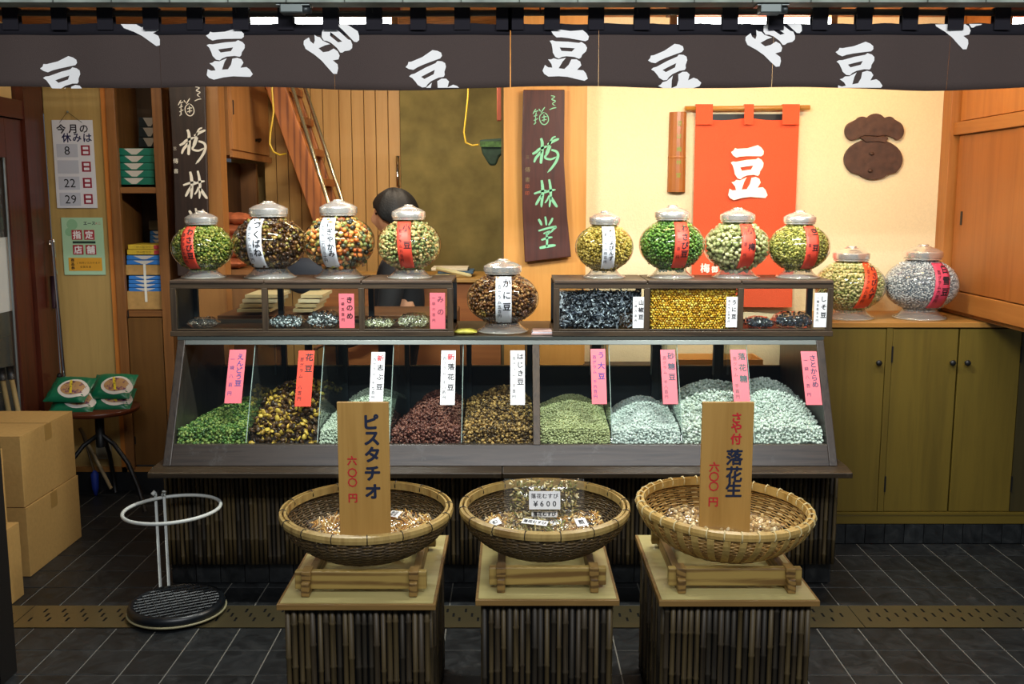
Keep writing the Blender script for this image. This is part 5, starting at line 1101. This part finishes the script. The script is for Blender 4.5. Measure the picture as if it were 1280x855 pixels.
body = [[(PX+.02, PY, .86, (.13, .10)), (PX+.02, PY, 1.05, (.12, .095)), (PX+.02, PY, sh_z-.06, (.12, .10)), (PX+.015, PY, sh_z+.02, (.075, .075)), (PX+.01, PY, HZ-.12, .05), (PX+.0, PY, HZ-.03, .045)],
        [2, (PX+.02, PY+.16, sh_z-.02, .055), (PX-.02, PY+.2, sh_z-.26, .042), (PX-.2, PY+.14, sh_z-.38, .032), (PX-.25, PY+.12, sh_z-.39, .024)],
        [2, (PX+.02, PY-.16, sh_z-.02, .055), (PX-.02, PY-.2, sh_z-.26, .042), (PX-.2, PY-.16, sh_z-.38, .032), (PX-.25, PY-.14, sh_z-.39, .024)],
        [0, (PX+.02, PY+.09, .82, .085), (PX-.0, PY+.1, .46, .058), (PX+.02, PY+.1, .1, .04), (PX-.1, PY+.1, .035, .032)],
        [0, (PX+.02, PY-.09, .82, .085), (PX-.0, PY-.1, .46, .058), (PX+.02, PY-.1, .1, .04), (PX-.1, PY-.1, .035, .032)]]
bv, bf = skin_mesh(body)
mbp = MB().add(bv, bf).add(hv, hf)
for s_, yy_ in ((1, .12), (-1, -.14)):
    hx, hy, hz = PX-.25, PY+yy_, sh_z-.39
    v_, f_ = skin_mesh([[(hx+.02, hy, hz, (.022, .014)), (hx-.04, hy, hz, (.036, .013)), (hx-.075, hy, hz-.003, (.036, .012))]], 1); mbp.add(v_, f_)
    for k4, ln in enumerate((.062, .072, .068, .054)):
        fy = hy+(-.027+.018*k4)*s_; v_, f_ = skin_mesh([[(hx-.07, fy, hz, .0085), (hx-.07-ln*.5, fy, hz-.006, .008), (hx-.07-ln*.8, fy, hz-.018, .0072), (hx-.07-ln, fy, hz-.03, .006)]], 1); mbp.add(v_, f_)
    v_, f_ = skin_mesh([[(hx-.02, hy-.03*s_, hz, .010), (hx-.045, hy-.052*s_, hz-.004, .009), (hx-.075, hy-.058*s_, hz-.012, .0075)]], 1); mbp.add(v_, f_)
for s_ in (1, -1): mbp.ball((PX+.012, PY+.073*s_, HZ-.005), (.018, .008, .028), 10, 8)
bd = mbp.out('body', plain('#c98f6a', .55), per, True)
rm = bd.modifiers.new('fuse', 'REMESH'); rm.mode = 'VOXEL'; rm.voxel_size = .0065; rm.use_smooth_shade = True
for s_ in (1, -1): MB().ball((PX-.082, PY+.029*s_, HZ+.004), (.007, .013, .006), 10, 6).out('eye', plain('#1a1210', .2), per, True)
# hair: cap over crown and back of the head, fringe towards the forehead
V = []; Fc = []; n, m = 36, 16
for j in range(m+1):
    for i in range(n):
        th = 2*PI*i/n; front = max(0, -math.cos(th)); lim = PI*(.76-.42*front**.9)+.09*math.sin(th*11)+.05*math.sin(th*23+2); ph = lim*j/m
        d = np.array((math.sin(ph)*math.cos(th), math.sin(ph)*math.sin(th), math.cos(ph))); w_ = 1+.025*math.sin(th*9+j*.2)+.02*math.sin(th*21+1)
        p = d*np.array((.116, .098, .128))*w_; p[0] += .008+.02*max(0, -d[2]); V.append(p)
for j in range(m):
    for i in range(n): Fc.append((j*n+i, (j+1)*n+i, (j+1)*n+(i+1) % n, j*n+(i+1) % n))
hv2 = np.array(V) @ Rh.T+np.array((PX, PY, HZ)); ho = mk('hair', hv2, Fc, plain('#0c0a0a', .6, 0, 0, .5, 120), per, True); sd = ho.modifiers.new('t', 'SOLIDIFY'); sd.thickness = .012; sd.offset = -1
cl = [[(PX+.02, PY, .84, (.15, .125)), (PX+.02, PY, 1.05, (.14, .11)), (PX+.02, PY, sh_z-.06, (.14, .12)), (PX+.015, PY, sh_z+.015, (.085, .08)), (PX+.012, PY, sh_z+.05, .06)],
      [2, (PX+.02, PY+.165, sh_z-.02, .07), (PX-.02, PY+.2, sh_z-.26, .057), (PX-.17, PY+.15, sh_z-.365, .045)], [2, (PX+.02, PY-.165, sh_z-.02, .07), (PX-.02, PY-.2, sh_z-.26, .057), (PX-.17, PY-.165, sh_z-.365, .045)]]
v_, f_ = skin_mesh(cl); MB().add(v_, f_).out('black_jacket', plain('#0b0b10', .8), per, True)
tz = [[(PX+.02, PY, .9, (.15, .125)), (PX+.02, PY, .84, (.15, .12))], [1, (PX+.02, PY+.09, .78, .1), (PX-.0, PY+.1, .46, .075), (PX+.02, PY+.1, .09, .06)], [1, (PX+.02, PY-.09, .78, .1), (PX-.0, PY-.1, .46, .075), (PX+.02, PY-.1, .09, .06)]]
v_, f_ = skin_mesh(tz); MB().add(v_, f_).out('trousers', plain('#14161c', .8), per, True)
for s_ in (1, -1): MB().ball((PX-.04, PY+.1*s_, .035), (.12, .045, .035), 14, 8).out('shoe', BLACK, per, True)

# =================================================================== LEFT CORNER
# posters
def poster(nm, pxl, pxr, pyt, pyb, lab, col_, y=4.992):
    a, b = X(pxl, (pyt+pyb)/2, y), X(pxr, (pyt+pyb)/2, y); z0, z1 = Zh(100, pyb, y), Zh(100, pyt, y); r = root(nm, ((a+b)/2, y, z0), lab, 'poster')
    f = plane_map((a, y, z0), (1, 0, 0), (0, 0, 1)); slab(f, 0, b-a, 0, z1-z0, -.004, .0).out('sheet', col_, r); return r, f, b-a, z1-z0
r1, f1, w1, h1 = poster('holiday_notice', 68, 118.5, 150, 260, 'white notice listing this month closing days, hung on a cord', plain('#cfd0d8', .6))
DKB = plain('#14184a', .6); MG = plain('#8c1430', .6)
letters(hrow('今月の', w1*.22, h1*.90, w1*.235, w1*.28, .03), f1, .001, plain('#0e1024', .6), 'lettering', r1); letters(hrow('休みは', w1*.34, h1*.80, w1*.235, w1*.26, .03), f1, .001, DKB, 'lettering', r1, label='blue lettering')
for i, t in enumerate(('8', '', '22', '29')):
    yv = h1*(.655-.185*i); pk_ = slab(f1, w1*.08, w1*.60, yv-h1*.075, yv+h1*.075, .0005, .0018).out('date_pocket', plain('#b4b8c6', .35), r1)
    if t: letters(hrow(t, w1*(.28 if len(t) == 2 else .34), yv, w1*.30, w1*.15, 0), f1, .0024, INK, 'lettering', r1)
    slab(f1, w1*.68, w1*.90, yv-h1*.055, yv+h1*.06, .0005, .0012).out('day_square', MG, r1); mb = MB(); slab(f1, w1*.73, w1*.86, yv+h1*.012, yv+h1*.042, .0012, .002, mb=mb); slab(f1, w1*.73, w1*.86, yv-h1*.038, yv-h1*.008, .0012, .002, mb=mb); mb.out('day_mark', plain('#d8dae4', .6), r1)
MB().tube([tuple(f1(np.array([w1*.2]), np.array([h1*.97]), .003)[0]), tuple(f1(np.array([w1*.42]), np.array([h1*1.09]), .01)[0]), tuple(f1(np.array([w1*.75]), np.array([h1*.97]), .003)[0])], .0012, 5).out('cord', BLACK, r1); MB().ball(tuple(f1(np.array([w1*.42]), np.array([h1*1.09]), .008)[0]), .006, 8, 6).out('pin', STEEL, r1, True)
r2, f2, w2_, h2 = poster('member_shop_poster', 78.5, 130, 272, 343.5, 'pale green poster with four red characters squares and an orange strip', plain('#a3c7a6', .6))
letters(hrow('エース', w2_*.58, h2*.90, w2_*.1, w2_*.1, .03), f2, .0012, plain('#2a2e44', .6), 'lettering', r2); letters(hrow('メニ', w2_*.84, h2*.90, w2_*.08, w2_*.08, .0), f2, .0012, plain('#c04a60', .6), 'lettering', r2)
for c_, uu, vv in (('指', .36, .70), ('定', .66, .70), ('店', .37, .44), ('舗', .68, .44)):
    slab(f2, w2_*(uu-.125), w2_*(uu+.125), h2*(vv-.085), h2*(vv+.085), .0005, .0014).out('red_square', plain('#a8283a', .6), r2); letters([(c_, w2_*uu, h2*vv, w2_*.2, .04)], f2, .002, plain('#e8e6ea', .6), 'lettering', r2)
slab(f2, w2_*.25, w2_*.80, h2*.55, h2*.59, .0005, .0012).out('dark_rule', plain('#1e3a30', .6), r2)
slab(f2, w2_*.12, w2_*.93, h2*.07, h2*.30, .0005, .0014).out('orange_strip', plain('#d39a2c', .6), r2)
letters(vcol('商品券', w2_*.22, h2*.26, w2_*.09, h2*.07, .03)+hrow('ご利用いただけます', w2_*.34, h2*.21, w2_*.055, w2_*.065, 0)+hrow('全国共通', w2_*.42, h2*.14, w2_*.055, w2_*.07, 0), f2, .002, plain('#2a1e10', .6), 'lettering', r2)
mb = MB()
for cx_, cz_, rr in ((.26, .88, .13), (.18, .75, .1)):
    ts = np.linspace(0, 2*PI, 21)[:-1]; mb.add(f2(w2_*cx_+w2_*rr*np.cos(ts), h2*cz_+w2_*rr*np.sin(ts), .0008+rr*.001), [tuple(range(20))])
mb.out('pale_blobs', plain('#86b48e', .6), r2)
# shelf contents
yf = 5.02
WTR = plain('#c9c2b8', .7)
def carton(pxl, pxr, pyt, pyb, y, dep, mat, lab, cat, group, tri=True, par=None, nm='carton'):
    a, b = X(pxl, pyb, y), X(pxr, pyb, y); z0, z1 = Zh(175, pyb, y), Zh(175, pyt, y); r = root(nm, ((a+b)/2, y, z0), lab, cat, group); box('box', a, b, y, y+dep, z0+.001, z1-.001, mat, r, .0015)
    if tri:
        m_ = (a+b)/2-(b-a)*.05; hw = (b-a)*.27; f = plane_map((m_, y, z0), (1, 0, 0), (0, 0, 1)); V = [(-hw, z1-z0-.003), (hw, z1-z0-.003), (hw*.25, .004), (-hw*.25, .004)]; MB().add(f(np.array([v[0] for v in V]), np.array([v[1] for v in V]), .0012), [(0, 3, 2, 1)]).out('wedge_print', WTR, r)
    return r
hgt = (231-185)/5
for i in range(5): carton(147+(i % 2), 193, 231-hgt*(i+1), 231-hgt*i, yf+.01, .2, plain('#12705a', .5), 'green carton with a white wedge on the upper shelf, %s of its pile' % ('bottom', 'second', 'middle', 'fourth', 'top')[i], 'carton', 'green cartons on the upper shelf')
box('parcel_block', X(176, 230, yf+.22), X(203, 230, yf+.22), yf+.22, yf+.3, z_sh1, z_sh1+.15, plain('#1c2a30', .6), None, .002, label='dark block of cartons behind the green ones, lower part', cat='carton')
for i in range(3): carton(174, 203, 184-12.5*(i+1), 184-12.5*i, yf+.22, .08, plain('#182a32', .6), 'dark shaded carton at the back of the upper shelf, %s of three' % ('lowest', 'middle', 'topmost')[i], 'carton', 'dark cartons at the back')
BLU = plain('#2f74c0', .5); YEL = plain('#d9b83a', .5); KRP = plain('#b0894e', .7, 0, 0, .4, 30, .15)
zs_ = z_sh2
def wrap(pyt, pyb, pxl, pxr, mat, lab, nm, cat, tri=False, g=None): return carton(pxl, pxr, pyt, pyb, yf-.01, .2, mat, lab, cat, g, tri, nm=nm)
kp = wrap(364, 387, 159, 211, KRP, 'brown paper wrapper under the blue packets on the lower shelf', 'wrapped_parcel', 'parcel')
for i in range(4): wrap(345+(3-i)*5-0.5, 350+(3-i)*5-.5, 161, 208, BLU, 'blue packet with white corner in the lower pile, %s of four' % ('lowest', 'second', 'third', 'topmost')[i], 'blue_packet', 'packet', True, 'blue packets on the lower shelf')
kp2 = wrap(331, 344, 154, 209, KRP, 'brown paper fold between the blue packets', 'paper_fold', 'paper')
for i in range(2): wrap(319+(1-i)*6, 325+(1-i)*6, 158.5, 207, BLU, 'blue packet just below the yellow boxes, %s' % ('lower', 'upper')[i], 'blue_packet', 'packet', True, 'blue packets on the lower shelf')
for i in range(2):
    r = wrap(305.5+(1-i)*6.5, 312+(1-i)*6.5, 160-(i == 0), 206+i, YEL, 'flat yellow box with red end on the shelf pile, %s' % ('lower one', 'top one')[i], 'yellow_box', 'box', False, 'yellow boxes')
    a = X(192, 310, yf-.012); b = X(206, 310, yf-.012); zq = Zh(175, 312+(1-i)*6.5, yf-.012); box('red_end', a, b, yf-.0115, yf-.0105, zq+.003, zq+.022, plain('#b83a44', .6), r); letters(hrow('ぴーなっつ', X(172, 310, yf-.012), zq+.013, .014, .015, 0), plane_map((0, yf-.0115, 0), (1, 0, 0), (0, 0, 1)), .0008, plain('#7a5a20', .6), 'lettering', r)
bx_ = X(181, 340, yf-.012); box('string_band', bx_-.006, bx_+.006, yf-.0135, yf-.0118, Zh(175, 377, yf), Zh(175, 330, yf), plain('#e0ddd0', .6), None, label='white string band tied round the blue packets', cat='string')
for i in range(3): carton(187.5, 207, 304-5.2*(i+1), 304-5.2*i, yf+.2, .1, BLU, 'small blue packet standing behind the yellow boxes, %s' % ('lowest', 'middle', 'uppermost')[i], 'packet', 'blue packets behind', True, nm='blue_packet')
box('grey_pouch', X(185, 280, yf+.2), X(206, 280, yf+.2), yf+.2, yf+.3, Zh(190, 288, yf+.2), Zh(190, 275, yf+.2), plain('#6a6658', .7), None, .01, label='grey pouch on top of the rear blue packets', cat='pouch')
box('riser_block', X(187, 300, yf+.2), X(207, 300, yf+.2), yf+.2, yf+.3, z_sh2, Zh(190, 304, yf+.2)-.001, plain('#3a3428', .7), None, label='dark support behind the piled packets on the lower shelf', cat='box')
# cardboard boxes
CBD = plain('#b08a4e', .75, 0, 0, .2, 60, .06); TAPE = plain('#a07c44', .35)
def cbox(x0, x1, y0, y1, z0, z1, lab):
    r = root('cardboard_box', ((x0+x1)/2, (y0+y1)/2, z0), lab, 'box', 'stacked cardboard boxes'); box('carton_body', x0, x1, y0, y1, z0+.001, z1-.006, CBD, r, .002); m_ = (y0+y1)/2; xm = (x0+x1)/2
    box('top_flap', x0, x1, y0, m_-.006, z1-.006, z1-.002, CBD, r, .001); MB().prism([(x0, m_+.006), (x0, y1), (x1, y1), (x1, m_+.006)], z1-.006, z1-.002, 'z').out('top_flap', CBD, r)
    box('flap_gap', x0+.02, x1-.02, m_-.006, m_+.006, z1-.0065, z1-.0055, BLACK, r); box('tape_strip', x1-.0005, x1+.0008, m_-.03, m_+.03, z1-.07, z1-.004, TAPE, r); return r
cbox(-2.285, -1.922, 3.80, 4.276, 0, .286, 'lower cardboard box of the stack in front of the glass door'); cbox(-2.29, -1.926, 3.80, 4.27, .286, .577, 'upper cardboard box of the stack in front of the glass door')
zc1 = Zh(25, 652, 3.62); cbox(-2.27, -1.861, 3.15, 3.62, 0, zc1, 'lower cardboard box nearest the left edge'); cbox(-2.29, -1.893, 3.13, 3.60, zc1, Zh(15, 560, 3.6), 'upper cardboard box nearest the left edge')
# broom handles behind the boxes
for i, (a, b) in enumerate((((2, 468), (17, 545)), ((13, 466), (29, 545)))):
    p, q = W(*a, 4.47-.1*i), W(*b, 4.44-.1*i); d = (q-p); d = d*((p.z-.02)/(-d.z)); bh = root('broom', (p.x+d.x, p.y, 0.02), ['left one of two pale wooden broom handles behind the boxes', 'right one of two pale wooden broom handles behind the boxes'][i], 'broom', 'brooms')
    MB().tube([tuple(p), tuple(p+d)], .011, 10).out('handle', wood('#b8a070', '#a08858', 'z', 12, .5), bh, True); MB().tube([tuple(p+Vector((0, 0, .03))), tuple(p+d*.04)], .017, 12).out('grip_cap', BLACK, bh, True)
    MB().lathe([(.03, .1), (.06, .0)], (p.x+d.x, p.y+d.y, .01), 10).out('brush_head', plain('#5a4a2c', .9), bh)
# silver hooked pole
hp = root('hooked_pole', (X(84, 510, 4.9), 4.9, .0), 'silver hooked pole leaning on the pale panel', 'pole'); a, b = W(66, 304, 4.93), W(84, 515, 4.85); d = b-a
MB().tube([tuple(W(62, 306, 4.93)), tuple(W(63, 301, 4.93)), tuple(W(67, 300.5, 4.93)), tuple(a), tuple(a+d), tuple(a+d*((a.z-.01)/(-d.z)))], .010, 10).out('pole', CHROME, hp, True)
MB().tube([tuple(W(67, 345, 4.92)), tuple(W(70, 385, 4.92))], .018, 10).out('dark_sleeve', plain('#2a1420', .5), hp, True)
p2 = root('short_stick', (X(78, 500, 4.9), 4.9, 0), 'short pale stick with black tip beside the silver pole', 'stick'); a = W(75, 470, 4.9); MB().tube([tuple(a), (a.x+.03, 4.9, .01)], .01, 8).out('stick', plain('#8d8578', .5), p2, True); MB().ball(tuple(a), .016, 10, 8).out('tip', BLACK, p2, True)
# round table with bags
tx, ty0, tz_ = -2.0, 4.72, .50
rt_ = root('round_table', (tx, ty0, 0), 'small round dark table with curved black legs carrying green bags', 'table'); MB().lathe([(0, -.03), (.12, -.03), (.185, -.018), (.19, 0), (.185, .004), (0, .004)], (tx, ty0, tz_-.004), 40).out('table_top', wood('#5a2a16', '#3c1a0d', 'x', 10, .3), rt_, True)
MB().tube([(tx, ty0, tz_-.03), (tx, ty0, .30)], .022, 10).out('post', BLACK, rt_, True)
for k3 in range(3):
    a = -.35+2*PI*k3/3; pts = [(tx+r_*math.cos(a), ty0+r_*math.sin(a), z_) for r_, z_ in ((.01, .36), (.08, .32), (.16, .23), (.21, .12), (.245, .0))]; MB().tube(pts, .011, 8).out('leg', BLACK, rt_, True)
GRN = plain('#0f6a48', .35, 0, 0, .3, 20)
def bag(pos, rz, rx, lab, seed):
    r = root('snack_bag', pos, lab, 'bag', 'green printed bags on the round table'); M = Matrix.Translation(pos) @ Matrix.Rotation(rz, 4, 'Z') @ Matrix.Rotation(rx, 4, 'X'); wd, dp, ht = .205, .16, .06
    V, Fc = pillow(wd, dp, ht, 20, 14, .02, seed); mk('bag_body', [tuple(M @ Vector(p)) for p in V], Fc, GRN, r, True); Q = np.array(M.to_3x3()); O = np.array(M.translation)
    def mp(u, v, nn):
        u = np.asarray(u, float); v = np.asarray(v, float)+0*u; uu, vv = u/(wd/2), v/(dp/2); e = np.sqrt(np.clip(1-(np.abs(uu)/.86)**4, 0, 1))*np.clip(1-np.abs(vv)**4, 0, 1)**.6
        return np.stack([u, v, e*ht/2*1.03+.001+nn+0*u], -1) @ Q.T+O
    for nm, sx, sy, off, mt in (('white_oval', .072, .055, 0, plain('#d6d0c8', .5)), ('nut_picture', .058, .042, .0012, islands(['#b08a5a'], .5, 'CONSTANT', 0, .5, ('#6a3a5a', 60)))):
        V = []; Fc = []; n = 24
        for j in range(5):
            for i in range(n): t = 2*PI*i/n; V.append(mp(np.array([.03+sx*j/4*math.cos(t)]), np.array([-.015+sy*j/4*math.sin(t)]), .001+off)[0])
        for j in range(4):
            for i in range(n): Fc.append((j*n+i, (j+1)*n+i, (j+1)*n+(i+1) % n, j*n+(i+1) % n))
        mk(nm, V, Fc, mt, r, True)
    mb = MB(); slab(mp, .0, .012, -.05, .03, .003, .0035, 1, 4, mb=mb, skew=.03); mb.out('yellow_stripe', plain('#d8c02c', .5), r); letters(vcol('ミックス', .02, .02, .014, .017, .03), mp, .0042, INK, 'lettering', r); return r
zt_ = tz_+.03
bag((tx-.085, ty0-.06, zt_+.005), .05, .5, 'green bag, lower left one on the round table', 1); bag((tx-.10, ty0-.07, zt_+.066), -.12, .62, 'green bag lying on the lower left bag', 2)
bag((tx+.065, ty0+.0, zt_+.005), .1, .5, 'green bag, lower right one on the round table', 3); bag((tx+.07, ty0+.01, zt_+.066), -.02, .62, 'green bag lying on the lower right bag', 4)
# folded umbrellas / tools under the table
ub = root('folded_umbrella', (X(125, 610, 4.9), 4.88, .05), 'blue folded umbrella leaning under the round table', 'umbrella'); MB().tube([tuple(W(104, 545, 4.93)), tuple(W(118, 590, 4.9))], .006, 8).out('shaft', plain('#6a5a44', .4, .5), ub, True); MB().lathe([(.006, .0), (.02, -.02), (.017, -.09), (.008, -.13)], tuple(W(118, 588, 4.9)), 10).out('canopy', plain('#14308c', .6), ub, True)
wb = W(100, 535, 4.94); wc = W(139, 611, 4.88); MB().tube([tuple(wb), tuple(wc)], .009, 8).out('wooden_cane', plain('#8a7a5c', .5), None, True, label='pale wooden cane leaning beside the blue umbrella', cat='cane')
# umbrella ring stand
rx_, ry_ = -1.222, 3.455
us = root('umbrella_stand', (rx_, ry_, 0), 'white ring umbrella stand with a round black mesh base on the tiles', 'stand'); WPT = plain('#b9bdb8', .4)
def ring(z, r_, tr, n=56, tilt=0): return [(rx_+r_*math.cos(t), ry_+r_*math.sin(t), z+tilt*math.cos(t)) for t in np.linspace(0, 2*PI, n+1)[:-1]]
MB().tube(ring(.392, .168, 0, tilt=.004), .0065, 10, True).out('top_ring', WPT, us, True)
tilt = .014
for s_ in (-.010, .022): MB().tube([(rx_-.098+s_, ry_+.138, .02), (rx_-.098+s_, ry_+.138, .41), (rx_-.098+s_, ry_+.13, .40)], .0055, 8).out('rod', WPT, us, True)
MB().tube([(rx_-.108, ry_+.138, .415), (rx_-.118, ry_+.13, .405)], .008, 8).tube([(rx_-.076, ry_+.138, .415), (rx_-.08, ry_+.142, .398)], .008, 8).out('ring_clip', WPT, us, True)
MB().lathe([(.0, .0), (.155, .0), (.168, .01), (.172, .03), (.165, .045), (.152, .047), (.148, .038), (0, .034)], (rx_, ry_, .002), 48).out('base_tray', plain('#0e1216', .35), us, True)
MB().tube(ring(.016, .172, 0), .004, 8, True).out('cream_band', plain('#8d8768', .5), us, True)
mb = MB()
for k6 in range(-5, 6):
    hw = math.sqrt(max(.0, .148**2-(k6*.026)**2)); ca, sa = math.cos(.5), math.sin(.5)
    for fl in (0, 1):
        p0, p1 = (k6*.026, -hw), (k6*.026, hw)
        if fl: p0, p1 = (p0[1], p0[0]), (p1[1], p1[0])
        mb.tube([(rx_+p0[0]*ca-p0[1]*sa, ry_+p0[0]*sa+p0[1]*ca, .044), (rx_+p1[0]*ca-p1[1]*sa, ry_+p1[0]*sa+p1[1]*ca, .044)], .0028, 4)
mb.out('base_mesh', plain('#1c2226', .4), us)
# small packets beside the centre jar
zq = KZ1+.013
V, Fc = pillow(.09, .06, .022, 12, 8, .05, 9); c_ = (X(582, 413, 3.86), 3.86, zq+.012); mk('yellow_packet', np.array(V)+np.array(c_), Fc, plain('#a8a23c', .4, 0, 0, 0, 60, .3), None, True, label='small flat yellow-green packet left of the middle jar', cat='packet')
lf = root('leaflet_pile', (X(681, 414, 3.87), 3.87, zq), 'small pile of white and pink leaflets right of the middle jar', 'leaflets')
for i, c7 in enumerate(('#d8b0a8', '#dfe0ea', '#e6c4bc')): box('leaflet', X(664, 412, 3.87)+.003*i, X(691, 412, 3.87)-.001*i, 3.84+.004*i, 3.93, zq+.001+i*.005, zq+.005+i*.005, plain(c7, .6), lf, .001)
